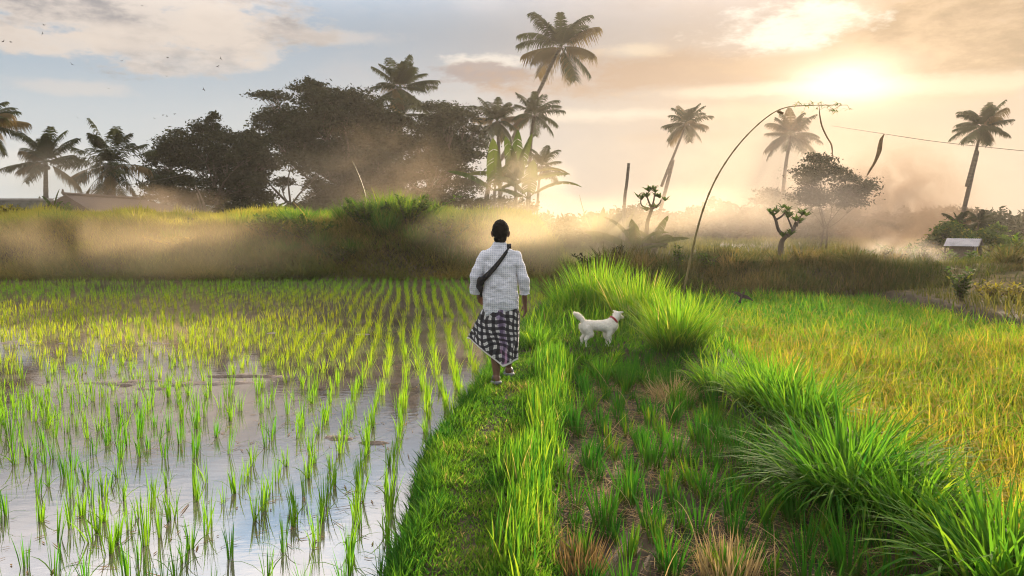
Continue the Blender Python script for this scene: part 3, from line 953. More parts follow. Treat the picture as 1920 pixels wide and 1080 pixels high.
def broad_tree(label, base_px, Y, clusters, nleaf, size, r0, fork=.35, group=None, name='broadleaf_tree', depth=.9, trunks=1, mat='treeleaf', base_dz=None):
    s = Y / F
    bx = at(base_px[0], base_px[1], Y)
    bz = gz(bx[0], Y) - .1 if base_dz is None else base_dz
    root = thing(name, label, 'tree', (bx[0], Y, bz), group)
    base = np.array(root.location)
    cl = []
    for (px, py, rx, ry) in clusters:
        c = at(px, py, Y)
        c[1] += rng.normal(0, .35) * rx * s * 1.5
        cl.append((c[0], c[1], c[2], rx * s, rx * s * depth, ry * s))
    cl = np.array(cl)
    crown = MB()
    subs = leaf_cloud(crown, cl, nleaf, size)
    wood = MB()
    for tnum in range(trunks):
        off = np.array([(tnum - (trunks - 1) / 2) * r0 * 5.5, 0, 0])
        mean = cl[:, :3].mean(0)
        fk = base + (mean - base) * fork + off + np.array([rng.normal(0, .1), 0, 0])
        tp = curve([base + off * .6 - [0, 0, .1], base + off + (fk - base - off) * .5 + np.array([rng.normal(0, r0 * .4), 0, 0]), fk], 8)
        tube(wood, tp, np.linspace(r0 * 1.15, r0 * .75, 8), 8)
        for i, c in enumerate(cl):
            if trunks > 1 and i % trunks != tnum: continue
            mid = fk + (c[:3] - fk) * .5 + np.array([0, 0, -.12 * abs(c[0] - fk[0])]) + rng.normal(0, .06, 3) * np.linalg.norm(c[:3] - fk)
            lp = curve([fk, mid, c[:3] - [0, 0, c[5] * .5]], 9)
            rl = r0 * .42 * (1 if len(cl) < 8 else .8)
            tube(wood, lp, np.linspace(rl, rl * .3, 9), 6)
            for sb in subs[i]:
                tpw = curve([lp[6], (lp[7] + sb) / 2 + rng.normal(0, .05, 3) * c[3], sb], 6)
                tube(wood, tpw, np.linspace(rl * .32, rl * .08, 6), 4, cap=False)
    local(wood, root).build('trunk', M['bark'], root, True)
    local(crown, root).build('crown', M[mat], root)
    return root


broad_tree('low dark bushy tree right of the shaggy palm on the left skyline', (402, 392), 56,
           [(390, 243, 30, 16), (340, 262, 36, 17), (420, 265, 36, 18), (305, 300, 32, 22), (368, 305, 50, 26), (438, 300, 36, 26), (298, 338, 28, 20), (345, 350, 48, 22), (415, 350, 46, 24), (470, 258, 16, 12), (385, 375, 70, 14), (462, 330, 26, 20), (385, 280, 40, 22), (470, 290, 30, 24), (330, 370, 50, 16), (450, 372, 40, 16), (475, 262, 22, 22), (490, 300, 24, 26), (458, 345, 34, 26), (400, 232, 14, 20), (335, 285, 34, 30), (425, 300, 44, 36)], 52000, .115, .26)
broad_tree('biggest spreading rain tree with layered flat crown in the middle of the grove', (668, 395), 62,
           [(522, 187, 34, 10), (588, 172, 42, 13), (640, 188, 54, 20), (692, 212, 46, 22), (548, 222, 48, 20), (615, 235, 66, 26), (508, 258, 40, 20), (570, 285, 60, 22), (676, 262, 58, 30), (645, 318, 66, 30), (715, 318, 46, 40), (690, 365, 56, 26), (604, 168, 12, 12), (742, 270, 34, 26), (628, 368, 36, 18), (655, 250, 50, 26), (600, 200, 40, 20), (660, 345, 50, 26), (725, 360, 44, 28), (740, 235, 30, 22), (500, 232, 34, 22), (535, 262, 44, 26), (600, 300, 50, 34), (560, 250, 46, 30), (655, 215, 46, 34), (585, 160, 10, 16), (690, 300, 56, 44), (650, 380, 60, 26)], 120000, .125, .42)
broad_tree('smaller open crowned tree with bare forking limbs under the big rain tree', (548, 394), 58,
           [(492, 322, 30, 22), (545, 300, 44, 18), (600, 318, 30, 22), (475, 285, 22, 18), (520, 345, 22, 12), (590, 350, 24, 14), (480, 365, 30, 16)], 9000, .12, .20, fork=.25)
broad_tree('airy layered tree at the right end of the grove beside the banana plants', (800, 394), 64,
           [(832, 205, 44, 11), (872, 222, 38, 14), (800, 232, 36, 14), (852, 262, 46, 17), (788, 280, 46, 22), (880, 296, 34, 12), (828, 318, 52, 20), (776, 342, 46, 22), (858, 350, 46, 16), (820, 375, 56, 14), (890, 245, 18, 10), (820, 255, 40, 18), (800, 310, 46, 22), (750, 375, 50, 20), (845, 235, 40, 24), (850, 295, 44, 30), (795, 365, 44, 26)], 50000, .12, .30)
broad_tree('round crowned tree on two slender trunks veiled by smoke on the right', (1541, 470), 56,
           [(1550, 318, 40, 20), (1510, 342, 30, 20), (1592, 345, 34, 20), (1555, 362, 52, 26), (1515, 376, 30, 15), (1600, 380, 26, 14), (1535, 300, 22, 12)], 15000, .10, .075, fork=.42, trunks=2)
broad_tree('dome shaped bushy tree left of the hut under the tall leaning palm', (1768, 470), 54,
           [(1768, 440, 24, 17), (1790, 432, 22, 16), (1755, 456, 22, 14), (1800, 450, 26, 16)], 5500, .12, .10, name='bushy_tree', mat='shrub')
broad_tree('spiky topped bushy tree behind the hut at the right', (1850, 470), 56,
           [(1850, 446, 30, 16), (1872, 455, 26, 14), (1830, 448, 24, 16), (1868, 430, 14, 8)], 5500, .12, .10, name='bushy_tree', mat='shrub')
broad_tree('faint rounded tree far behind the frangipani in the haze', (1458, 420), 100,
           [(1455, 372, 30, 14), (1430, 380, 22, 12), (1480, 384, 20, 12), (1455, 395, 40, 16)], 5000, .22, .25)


def palm(label, crown_px, via, base_px, Y, fr, n=26, r=.16, droop=1.0, ragged=0.0, small=False, dead=.12, up=.35, group='coconut palms on the skyline', base_z=None, cat='palm tree', spread=1.0):
    s = Y / F
    c = at(crown_px[0], crown_px[1], Y)
    b = at(base_px[0], base_px[1], Y)
    g = gz(b[0], Y) - .15 if base_z is None else base_z
    b[2] = min(b[2], g + .0) if base_z is None else g
    b[2] = g
    root = thing('coconut_palm', label, cat, b, group)
    mids = [at(q[0], q[1], Y) for q in via]
    tp = curve([b] + mids + [c], 22)
    wood = MB()
    tube(wood, tp, np.linspace(r * 1.25, r * .75, 22) * (1 + .05 * np.sin(np.arange(22) * 2.2)), 9)
    local(wood, root).build('trunk', M['palmbark'], root, True)
    cr = MB()
    L0 = fr * s
    ga = 2.399963
    for i in range(n):
        f = i / (n - 1)
        az = i * ga + rng.normal(0, .25)
        # young fronds stand up, old ones hang
        p0 = np.clip(.10 + 2.05 * f ** 1.1 * spread + rng.normal(0, .14), .02, 2.5)
        bend = droop * (.45 + .75 * rng.random()) * (1 - .35 * f)
        L = L0 * rng.uniform(.85, 1.15) * (1.0 if f > .1 else .8)
        k = 15
        ph = np.minimum(p0 + bend * (np.linspace(0, 1, k) ** 1.5), 2.9)
        d = np.array([math.cos(az), math.sin(az), 0])
        st = d * np.sin(ph)[:, None] + np.array([0, 0, 1.]) * np.cos(ph)[:, None]
        pts = c + np.concatenate([np.zeros((1, 3)), np.cumsum(st[:-1], axis=0)]) * L / (k - 1)
        sidev = np.array([-math.sin(az), math.cos(az), 0])
        isdead = rng.random() < dead * (1.8 * f)
        tn = .95 if isdead else np.clip(rng.normal(.4, .2), 0, .8)
        tube(cr, pts, np.linspace(.022, .006, k) * max(.6, L0 / 3.2), 4, tint=.8, cap=False)
        m = 58
        t = np.linspace(.16, .99, m)
        if ragged:
            t = t[rng.random(m) > ragged * np.exp(-((t - .45) / .22) ** 2)]
            m = len(t)
        pi = np.stack([np.interp(t * (k - 1), np.arange(k), pts[:, j]) for j in range(3)], 1)
        ti = np.stack([np.interp(t * (k - 1), np.arange(k), st[:, j]) for j in range(3)], 1)
        ti /= np.linalg.norm(ti, axis=1)[:, None]
        nrm = np.cross(ti, np.broadcast_to(sidev, ti.shape)); 
        LL = L * .33 * np.sin(np.clip(.35 + t * 2.6, 0, 3.0)) ** .6 * rng.uniform(.75, 1.1, m)
        hang = rng.uniform(.25, .9, m) + .55 * isdead
        for sg in (-1, 1):
            dirv = sidev * sg * .85 + ti * .55
            dirv = dirv / np.linalg.norm(dirv, axis=1)[:, None]
            p1 = pi + dirv * (LL * .5)[:, None] + np.array([0, 0, -1.]) * (LL * hang * .22)[:, None]
            p2 = p1 + dirv * (LL * .38)[:, None] + np.array([0, 0, -1.]) * (LL * hang * .62)[:, None]
            ww = (.034 if not small else .035) * max(.7, L0 / 3.0)
            w = ti * ww
            V = np.stack([pi - w * .6, pi + w * .6, p1 + w, p1 - w, p2 + w * .15, p2 - w * .15], 1)
            a = np.arange(m)[:, None] * 6
            cr.add(V.reshape(-1, 3), quads=np.concatenate([a + [0, 1, 2, 3], a + [3, 2, 4, 5]]), tint=tn, along=1)
    local(cr, root).build('crown', M['palmleaf'], root)
    if not small:
        nuts = MB()
        for i in range(9):
            a = rng.uniform(0, 6.28)
            ctr = c + np.array([math.cos(a) * .22, math.sin(a) * .22, -.12 - .25 * rng.random()])
            th = np.linspace(0, math.pi, 5)
            tube(nuts, ctr + np.stack([0 * th, 0 * th, -np.cos(th) * .12], 1), np.sin(th) * .095 + .004, 7)
        local(nuts, root).build('coconut_cluster', M['palmbark'], root, True)
    return root


palm('tallest leaning coconut palm rising above the whole skyline', (1052, 88), [(922, 325), (948, 285), (985, 215), (1012, 168), (1035, 118)], (905, 395), 76, 78, 25, .20, droop=1.15, dead=.25)
palm('upright coconut palm standing out of the top of the big rain tree', (750, 165), [(748, 280)], (748, 395), 68, 64, 32, .18, droop=.85, spread=1.1, dead=.2)
palm('stubby palm crown half buried in the rain tree below the upright palm', (752, 215), [(752, 300)], (753, 395), 66, 46, 16, .16, spread=1.1)
palm('coconut palm left of the tall palm trunk and above the banana plants', (932, 228), [(936, 300)], (938, 395), 70, 54, 28, .15, droop=1.3, dead=.3)
palm('coconut palm crown right beside the tall leaning trunk', (1002, 216), [(995, 275)], (990, 395), 70, 50, 22, .15, droop=1.15)
palm('short feathery palm behind the banana plants', (1016, 312), [(1010, 350)], (1005, 398), 60, 46, 18, .09, small=True, up=.5)
palm('slanting palm alone in the golden haze', (1287, 232), [(1262, 300), (1240, 350)], (1225, 410), 88, 46, 28, .17, droop=1.25, spread=1.08)
palm('ghostly palm nearly lost in the smoke behind the bamboo tip', (1484, 252), [(1472, 320)], (1462, 410), 78, 54, 24, .17, droop=1.05)
palm('slender leaning palm at the right edge above the hut', (1842, 238), [(1832, 285), (1812, 350)], (1788, 450), 58, 54, 30, .13, droop=1.2, spread=.95)
palm('shaggy dark palm with ragged fronds on the left skyline', (206, 310), [(206, 350)], (206, 398), 50, 80, 40, .34, ragged=.9, droop=.8, spread=1.1)
palm('pale upright palm with a clear slim trunk near the left edge', (86, 305), [(86, 350)], (86, 398), 46, 66, 24, .13, droop=.9, up=.6)
palm('palm cut by the left edge of the picture with only frond ends showing', (-32, 232), [(-34, 320)], (-36, 400), 44, 76, 26, .2)
palm('low palm crown at the foot of the slender leaning palm', (1796, 420), [(1795, 440)], (1794, 470), 56, 32, 16, .14, small=True)
palm('low palm crown right of the foot of the slender leaning palm', (1836, 416), [(1837, 440)], (1838, 470), 58, 30, 16, .12, small=True)


def banana(label, base_px, Y, leaves, stem_h, group='banana plants', base_z=None, nstem=1, name='banana_plant'):
    """leaves: (azimuth deg, lean deg at root, bend deg, length m, width m)"""
    b = at(base_px[0], base_px[1], Y)
    b[2] = gz(b[0], Y) - .1 if base_z is None else base_z
    root = thing(name, label, 'banana plant', b, group)
    top = np.array([rng.normal(0, .08), 0, stem_h])
    MBs = MB()
    tube(MBs, curve([(0, 0, 0), top * .5 + [rng.normal(0, .04), 0, 0], top], 8), np.linspace(.13, .07, 8), 9)
    MBs.build('stem', M['palmbark'], root, True)
    for (azd, p0, bend, L, W) in leaves:
        lf = MB()
        az = R(azd)
        k = 19
        ph = R(p0) + R(bend) * np.linspace(0, 1, k) ** 1.6
        d = np.array([math.cos(az), math.sin(az), 0]); sv = np.array([-math.sin(az), math.cos(az), 0])
        st = d * np.sin(ph)[:, None] + np.array([0, 0, 1.]) * np.cos(ph)[:, None]
        pts = top + np.concatenate([np.zeros((1, 3)), np.cumsum(st[:-1], axis=0)]) * L / (k - 1)
        tube(lf, pts, np.linspace(.03, .008, k), 5, tint=.75, cap=False)
        t = np.linspace(0, 1, k)
        w = W * .5 * np.clip(np.sin(np.clip((t - .12) / .88, 0, 1) ** .7 * math.pi), 0, 1) ** .55
        tn = rng.uniform(.15, .85)
        for sg in (-1, 1):
            sag = rng.uniform(.35, 1.0)
            for i in range(3, k - 1):
                gap = .82 if rng.random() < .35 else 1.0              # torn between the veins
                a, bq = pts[i], pts[i] + (pts[i + 1] - pts[i]) * gap
                o1 = sv * sg * w[i] + np.array([0, 0, -1.]) * w[i] * sag
                o2 = sv * sg * w[i + 1] + np.array([0, 0, -1.]) * w[i + 1] * sag * rng.uniform(.85, 1.15)
                V = [a, bq, bq + o2 * .55 + [0, 0, w[i] * .08], a + o1 * .55 + [0, 0, w[i] * .08], bq + o2 * rng.uniform(.9, 1.05), a + o1]
                lf.add(V, quads=[(0, 1, 2, 3), (3, 2, 4, 5)], tint=tn, along=1)
        lf.build('leaf', M['bananaleaf'], root)
    return root


def fan(k, L, W, lean=(8, 60)):
    return [(rng.uniform(0, 40) + 360 * i / k, rng.uniform(*lean), rng.uniform(30, 95), L * rng.uniform(.8, 1.15), W * rng.uniform(.85, 1.1)) for i in range(k)]
banana('banana plant with a broad upright leaf on the left of the clump', (922, 396), 41, [(262, 6, 14, 2.7, .8), (40, 18, 60, 2.4, .6), (185, 50, 50, 2.7, .65), (0, 60, 40, 2.2, .55), (70, 30, 60, 2.3, .6)], 1.4)
banana('banana plant with the tallest broad leaves in the middle of the clump', (968, 396), 42, [(280, 10, 10, 2.9, .8), (240, 14, 24, 2.7, .75), (315, 18, 18, 2.9, .7), (180, 55, 65, 2.8, .6), (5, 62, 45, 3.0, .6), (8, 48, 90, 3.3, .6), (250, 45, 60, 2.2, .6), (80, 20, 50, 2.6, .8)], 1.7)
banana('banana plant with hanging leaves on the right of the clump', (992, 400), 40, [(0, 50, 80, 3.0, .6), (170, 30, 90, 2.4, .55), (285, 15, 40, 2.2, .8), (200, 60, 50, 2.0, .5)], 1.1)
banana('wind torn banana plant with one long curved bare leaf in the haze', (1120, 405), 46, [(172, 28, -18, 3.0, .25), (290, 12, 14, 2.2, .7), (250, 15, 30, 1.9, .7), (20, 30, 10, 2.4, .4), (20, 35, 20, 2.6, .5), (330, 25, 30, 1.8, .6)], 1.0)
banana('low banana plant with stubby leaves beside the dead pole', (1160, 405), 47, [(255, 14, 20, 1.9, .6), (320, 25, 20, 2.4, .55), (90, 10, 20, 1.8, .6), (200, 40, 40, 1.8, .5)], .8)
banana('banana plant with a wide drooping leaf in front of the misty bank', (1195, 492), 24.2, [(172, 55, 45, 1.7, .45), (160, 25, 60, 1.5, .4), (12, 72, 30, 1.0, .22), (355, 30, 90, 1.2, .3), (250, 20, 60, 1.3, .35), (185, 82, 30, 1.1, .25)], .75)
banana('banana plant with thick stem and dry skirt nearest the leaning bamboo', (1225, 492), 24.6, [(10, 70, 35, 1.15, .22), (170, 40, 90, 1.2, .3), (40, 15, 60, 1.1, .35), (190, 65, 60, 1.0, .25), (300, 50, 90, 1.0, .22)], .95)


def rosette(mb, p, n, L, W, tint):
    blades(mb, np.repeat([p], n, 0), L * rng.uniform(.7, 1.15, n), W * .75, rng.uniform(0, 6.28, n), rng.uniform(.3, 1.0, n), rng.uniform(1.0, 1.9, n), 4, tint=np.clip(tint + rng.normal(0, .15, n), 0, 1), twist=.4)


def frangipani(label, pxs, Y, limbs, L, r, name='frangipani_tree'):
    b = at(pxs[0], pxs[1], Y); b[2] = gz(b[0], Y) - .1
    root = thing(name, label, 'tree', b)
    wood, cr = MB(), MB()
    for path, rr in limbs:
        pts = [at(q[0], q[1], Y) + np.array([0, rng.normal(0, .1), 0]) for q in path]
        if path[0] == pxs: pts[0] = b
        tube(wood, curve(pts, 10), np.linspace(rr, rr * .6, 10), 8)
        e = pts[-1]
        for k in range(3):
            rosette(cr, e + rng.normal(0, .10, 3) * [1, 1, .6], 14, L, L * .26, .35)
    local(wood, root).build('trunk', M['bark'], root, True)
    local(cr, root).build('crown', M['shrub'], root)


frangipani('small forked frangipani tree with leaf rosettes on a bare stem', (1464, 482), 27,
           [(((1464, 482), (1465, 460), (1473, 442)), .12), (((1473, 442), (1462, 432), (1456, 412), (1452, 400)), .065), (((1473, 442), (1486, 432), (1494, 424), (1497, 416)), .075), (((1456, 412), (1466, 405), (1472, 397)), .04), (((1486, 432), (1482, 418), (1480, 405)), .04), (((1494, 424), (1500, 414), (1502, 402)), .03)], .34, .1)
frangipani('spindly sapling with leaf rosettes above the misty banana plants', (1214, 480), 27,
           [(((1214, 480), (1214, 430), (1222, 392)), .09), (((1222, 392), (1214, 372), (1212, 362)), .035), (((1222, 392), (1226, 375), (1228, 362)), .035), (((1222, 392), (1236, 382), (1240, 374)), .035), (((1222, 392), (1205, 385), (1200, 372)), .03)], .30, .09, name='sapling')


def shrub(label, px, py, Y, w, h, n, size, mat='shrub', name='shrub', cat='shrub', group=None, stems=7, base_z=None):
    s = Y / F
    b = at(px, py, Y); b[2] = gz(b[0], Y) - .05 if base_z is None else base_z
    root = thing(name, label, cat, b, group)
    wood, cr = MB(), MB()
    for i in range(stems):
        tx = rng.normal(0, .45) * w * s
        e = np.array([tx, rng.normal(0, .4) * w * s, h * s * rng.uniform(.6, 1.05)])
        pts = curve([(tx * .1, 0, 0), e * .5 + rng.normal(0, .03, 3), e], 8)
        tube(wood, pts, np.linspace(.02, .006, 8), 5, cap=False)
        m = max(6, n // stems)
        t = rng.uniform(.25, 1, m)
        pc = np.stack([np.interp(t * 7, np.arange(8), pts[:, j]) for j in range(3)], 1) + rng.normal(0, .03, (m, 3))
        blades(cr, pc, size * rng.uniform(.6, 1.3, m), size * .38, rng.uniform(0, 6.28, m), rng.uniform(.5, 1.4, m), rng.uniform(1.0, 2.0, m), 2, tint=np.clip(rng.normal(.45, .22, m), 0, 1))
    wood.build('stem', M['bark'], root)
    cr.build('foliage', M[mat], root)


shrub('upright leafy shrub just left of the leaning bamboo pole', 1269, 490, 20.8, 14, 52, 170, .12)
shrub('twin topped leafy shrub just right of the leaning bamboo pole', 1326, 492, 21.0, 30, 38, 190, .12)
shrub('thin shrub on the bank in front of the two trunked tree', 1572, 492, 21.5, 26, 22, 120, .15)
shrub('dark star leaved shrub on the bank below the hanging dried leaf', 1622, 490, 21.5, 24, 30, 90, .2)
shrub('ball shaped bushy shrub under the frangipani tree', 1440, 490, 22, 22, 22, 160, .12)
for px_, py_, w_, h_, lab_ in ((1110, 500, 34, 30, 'dark round bush at the left end of the brushy bank, behind the tall bund tussocks'), (1160, 497, 26, 44, 'tall thin bush behind the bund tussocks, left of the misty banana plants'), (1375, 494, 40, 26, 'low spreading bush between the twin topped shrub and the frangipani tree'), (1500, 490, 36, 30, 'dark bush right of the forked frangipani tree'), (1650, 496, 44, 30, 'broad low bush right of the dark star leaved shrub'), (1735, 500, 40, 34, 'dense bush at the right end of the brushy bank')):
    shrub(lab_, px_, py_, 21.8, w_, h_, 420, .11, stems=12, mat='treeleaf')
for px_, py_, Y_, w_, h_, mt_, lab_ in ((505, 425, 26.9, 60, 40, 'shrub', 'leafy green bush on the left bank below the open forked tree'), (585, 430, 26.6, 70, 44, 'shrub', 'wide green bush on the left bank, left of the leaning pale cane'), (690, 425, 26.7, 60, 52, 'shrub', 'tall green bush on the left bank at the foot of the leaning pale cane'), (765, 420, 26.8, 70, 56, 'shrub', 'biggest rounded bush on the left bank below the airy layered tree'), (835, 430, 26.6, 50, 44, 'shrub', 'last green bush on the left bank before the golden smoke'), (640, 470, 25.9, 46, 34, 'shrub', 'low bush clinging to the face of the left bank'), (340, 425, 27.0, 70, 26, 'yellowshrub', 'yellowish bush on the left bank in the brown smoke')):
    shrub(lab_, px_, py_, Y_, w_, h_, 900, .19, stems=20, mat=mt_)
shrub('dark burnt looking bush at the far right corner of the ripe field', 1802, 570, 17.0, 30, 62, 420, .16, stems=12)
shrub('bright yellow leaved shrub right of the burnt looking bush', 1862, 572, 16.6, 34, 42, 420, .12, mat='yellowshrub', stems=10)
shrub('yellow tinged shrub cut by the right edge beside the burnt looking bush', 1915, 575, 16.4, 30, 36, 360, .12, mat='yellowshrub', stems=9)
shrub('tall brown green bush on the mound below the hut', 1800, 525, 24, 44, 34, 420, .17, stems=14)
shrub('smoke greyed bush left of the mound below the hut', 1690, 520, 23, 40, 42, 480, .15, stems=12)
shrub('cassava like bush cut by the right edge on the green slope', 1908, 520, 26, 36, 66, 420, .28, stems=12)
shrub('lime green low bush on the slope right of the hut', 1876, 508, 30, 46, 18, 520, .16, mat='yellowshrub', stems=14)
shrub('leafy weed rising behind the left bank grass by the long roof', 130, 402, 33, 26, 26, 260, .2, stems=8)
shrub('yellow flowering weed on the left bank under the slim palm', 20, 405, 31, 40, 22, 420, .12, mat='yellowshrub', stems=10)
banana('small bright banana shoot beside the slim palm trunk on the left', (97, 398), 34, [(20, 10, 20, .9, .25), (170, 25, 50, .8, .22), (80, 40, 50, .7, .2)], .35)

# far wood that closes the view
mb = MB()
cl = []
for px in np.arange(1010, 2000, 15):
    h_ = 396 + 9 * math.sin(px * .031) + rng.normal(0, 6) - 10 * math.exp(-((px - 1290) / 40.) ** 2)
    Yw = 86 + rng.normal(0, 4)
    s = Yw / F
    for k, dz in enumerate((12, 30, 50)):
        c = at(px + rng.normal(0, 6), h_ + dz, Yw - k * 3)
        cl.append((c[0], c[1], c[2], (17 + 3 * k) * s, 12 * s, 14 * s))
for px in np.arange(-80, 520, 20):
    c = at(px, 394 + rng.normal(0, 4), 140); s = 140 / F
    cl.append((c[0], c[1], c[2], 22 * s, 12 * s, 12 * s))
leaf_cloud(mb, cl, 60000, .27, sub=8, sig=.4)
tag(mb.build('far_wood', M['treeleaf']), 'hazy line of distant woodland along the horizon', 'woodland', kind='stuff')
# undergrowth at the foot of the grove
mb = MB()
cl = []
for px in np.arange(430, 1240, 20):
    c = at(px, 392 + rng.normal(0, 4), 52); s = 52 / F
    cl.append((c[0], c[1], gz(c[0], 52) + .45, 20 * s, 12 * s, (12 if px < 860 else 20) * s))
leaf_cloud(mb, cl, 14000, .13, sub=8, sig=.4)
tag(mb.build('grove_undergrowth', M['treeleaf']), 'dark low undergrowth along the foot of the tree grove', 'undergrowth', kind='stuff')


# ------------------------------------------------------------------ poles, buildings, wires
def px_tube(name, label, cat, pxs, Y, r0, r1, mat, n=26, group=None, sides=8, foot=True, nodes=0):
    Ys = Y if isinstance(Y, (list, tuple)) else [Y] * len(pxs)
    pts = [at(a, b, yy) for (a, b), yy in zip(pxs, Ys)]
    if foot: pts[0][2] = gz(pts[0][0], pts[0][1]) - .1
    base = pts[0].copy()
    c = curve(pts, n)
    rad = np.linspace(r0, r1, n)
    if nodes:
        c = curve(pts, nodes * 4)
        rad = np.linspace(r0, r1, nodes * 4) * np.where(np.arange(nodes * 4) % 4 == 0, 1.35, 1.0)
    mb = MB()
    tube(mb, c - base, rad, sides)
    o = mb.build(name, mat, smooth=True)
    o.location = base
    return tag(o, label, cat, group), c


bam = thing('bamboo_pole', 'tall arching bamboo pole with drooping leafy tip planted at the edge of the ripe field', 'bamboo pole', at(1279, 548, 19.3))
bam.location.z = gz(bam.location.x, 19.3) - .1
pts = [np.array(bam.location)] + [at(a, b, yy) for a, b, yy in ((1292, 498, 19.3), (1305, 440, 19.2), (1320, 388, 19.1), (1342, 336, 19), (1372, 288, 18.9), (1408, 246, 18.8), (1446, 214, 18.7), (1476, 201, 18.6), (1510, 198, 18.5), (1550, 197, 18.4), (1588, 197, 18.3))]
c = curve(pts, 96)
mb = MB()
tube(mb, c - np.array(bam.location), np.linspace(.028, .005, 96) * np.where(np.arange(96) % 5 == 0, 1.3, 1), 8)
mb.build('cane', M['bamboo'], bam, True)
mb = MB()
for f in np.linspace(.78, 1.0, 15):
    p = c[int(f * 95)] - np.array(bam.location)
    k = int(rng.integers(4, 9))
    e = p + np.array([rng.normal(0, .10), rng.normal(0, .1), rng.uniform(-.16, .12)])
    tube(mb, [p, (p + e) / 2 + [0, 0, .02], e], [.005, .004, .003], 4, tint=.8, cap=False)
    blades(mb, np.repeat([e], k, 0), rng.uniform(.10, .24, k), .022, rng.uniform(0, 6.28, k), rng.uniform(.6, 1.8, k), rng.uniform(1.6, 2.8, k), 4, tint=rng.uniform(.3, 1, k))
mb.build('leaves', M['shrub'], bam)
mb = MB()
q = at(1463, 210, 18.6) - np.array(bam.location)
tube(mb, [q + [-.07, 0, .02], q + [.0, 0, -.005], q + [.07, 0, -.03]], [.03, .034, .03], 9)
tube(mb, [q + [0, 0, .0], q + [.01, 0, .07]], [.004, .004], 5)
mb.build('clapper', M['deadleaf'], bam, True)


def strip(name, label, pxs, Y, W, cat='dried leaf'):
    pts = [at(a, b, Y) for a, b in pxs]
    base = pts[0].copy()
    c = curve(pts, 20)
    mb = MB()
    t = np.linspace(0, 1, 20)
    w = np.interp(t, [0, .15, .35, .6, .8, 1], W)
    a = -.3 + 1.0 * t
    sd_ = np.stack([np.cos(a), np.sin(a), 0 * a], 1)
    nn = np.stack([-np.sin(a), np.cos(a), 0 * a], 1)
    V = []
    for i in range(20):
        p = c[i] - base
        V += [p - sd_[i] * w[i], p + nn[i] * w[i] * .55, p + sd_[i] * w[i], p + nn[i] * (w[i] * .55 - .012)]
    q = [(i * 4 + j, i * 4 + (j + 1) % 4, i * 4 + 4 + (j + 1) % 4, i * 4 + 4 + j) for i in range(19) for j in range(4)]
    mb.add(V, quads=q)
    o = mb.build(name, M['deadleaf'], smooth=True)
    o.location = base
    return tag(o, label, cat)


strip('dried_leaf', 'long curled dried leaf hanging from the bamboo tip', [(1536, 199), (1537, 215), (1541, 236), (1550, 256), (1559, 272), (1561, 293)], 18.45, [.004, .011, .02, .026, .03, .02])
strip('dried_leaf', 'twisted brown dried leaf dangling from the power line at the right', [(1658, 251), (1652, 263), (1648, 285), (1640, 305), (1632, 318), (1626, 329)], 30, [.018, .055, .095, .065, .07, .055])
wl, _ = px_tube('power_line', 'thin sagging power line crossing the sky at the right', 'power line', [(1560, 236), (1658, 251), (1760, 266), (1930, 284), (2100, 300)], [46, 30, 26, 22, 19], .008, .008, M['bark'], foot=False, sides=5)
px_tube('power_line', 'thin dark cable rising behind the shaggy palm on the left', 'power line', [(100, 372), (170, 358), (275, 341), (330, 331), (430, 310)], [60, 58, 54, 53, 52], .018, .018, M['bark'], foot=False, sides=5)
px_tube('dead_trunk', 'bare dead trunk standing like a pole in the golden haze', 'dead trunk', [(1168, 410), (1171, 380), (1175, 345), (1179, 306)], 46, .10, .085, M['palmbark'])
px_tube('bamboo_cane', 'thin pale cane leaning in front of the big rain tree', 'bamboo cane', [(690, 395), (684, 365), (672, 328), (659, 300)], 36, .035, .02, M['bamboo'])
for i, pxs in enumerate((((388, 398), (378, 372), (366, 348)), ((384, 398), (374, 378), (369, 362)), ((392, 398), (383, 382), (377, 372)))):
    px_tube('bamboo_stake', 'weathered stake leaning with others behind the left bank, below the low bushy tree', 'stake', pxs, 34 + .2 * i, .035, .03, M['palmbark'], group='stakes leaning behind the left bank')

M['brownroof'] = noisy_mat('clay_tile_roof', (.055, .035, .026), (.10, .062, .045), 3, .85, .4, stretch=(1, 8, 8))
M['plaster'] = noisy_mat('aged_plaster', (.22, .19, .16), (.34, .30, .26), 2, .9, .2)
M['greywall'] = noisy_mat('mossy_wall', (.10, .095, .07), (.20, .18, .14), 2.5, .9, .3)
M['tin'] = noisy_mat('tin_sheet', (.19, .18, .18), (.34, .31, .31), 2, .45, .1, stretch=(1, 1, 1), spec=.5)
M['wood'] = noisy_mat('old_plank', (.10, .075, .05), (.19, .14, .10), 5, .85, .3, stretch=(6, 1, 1))


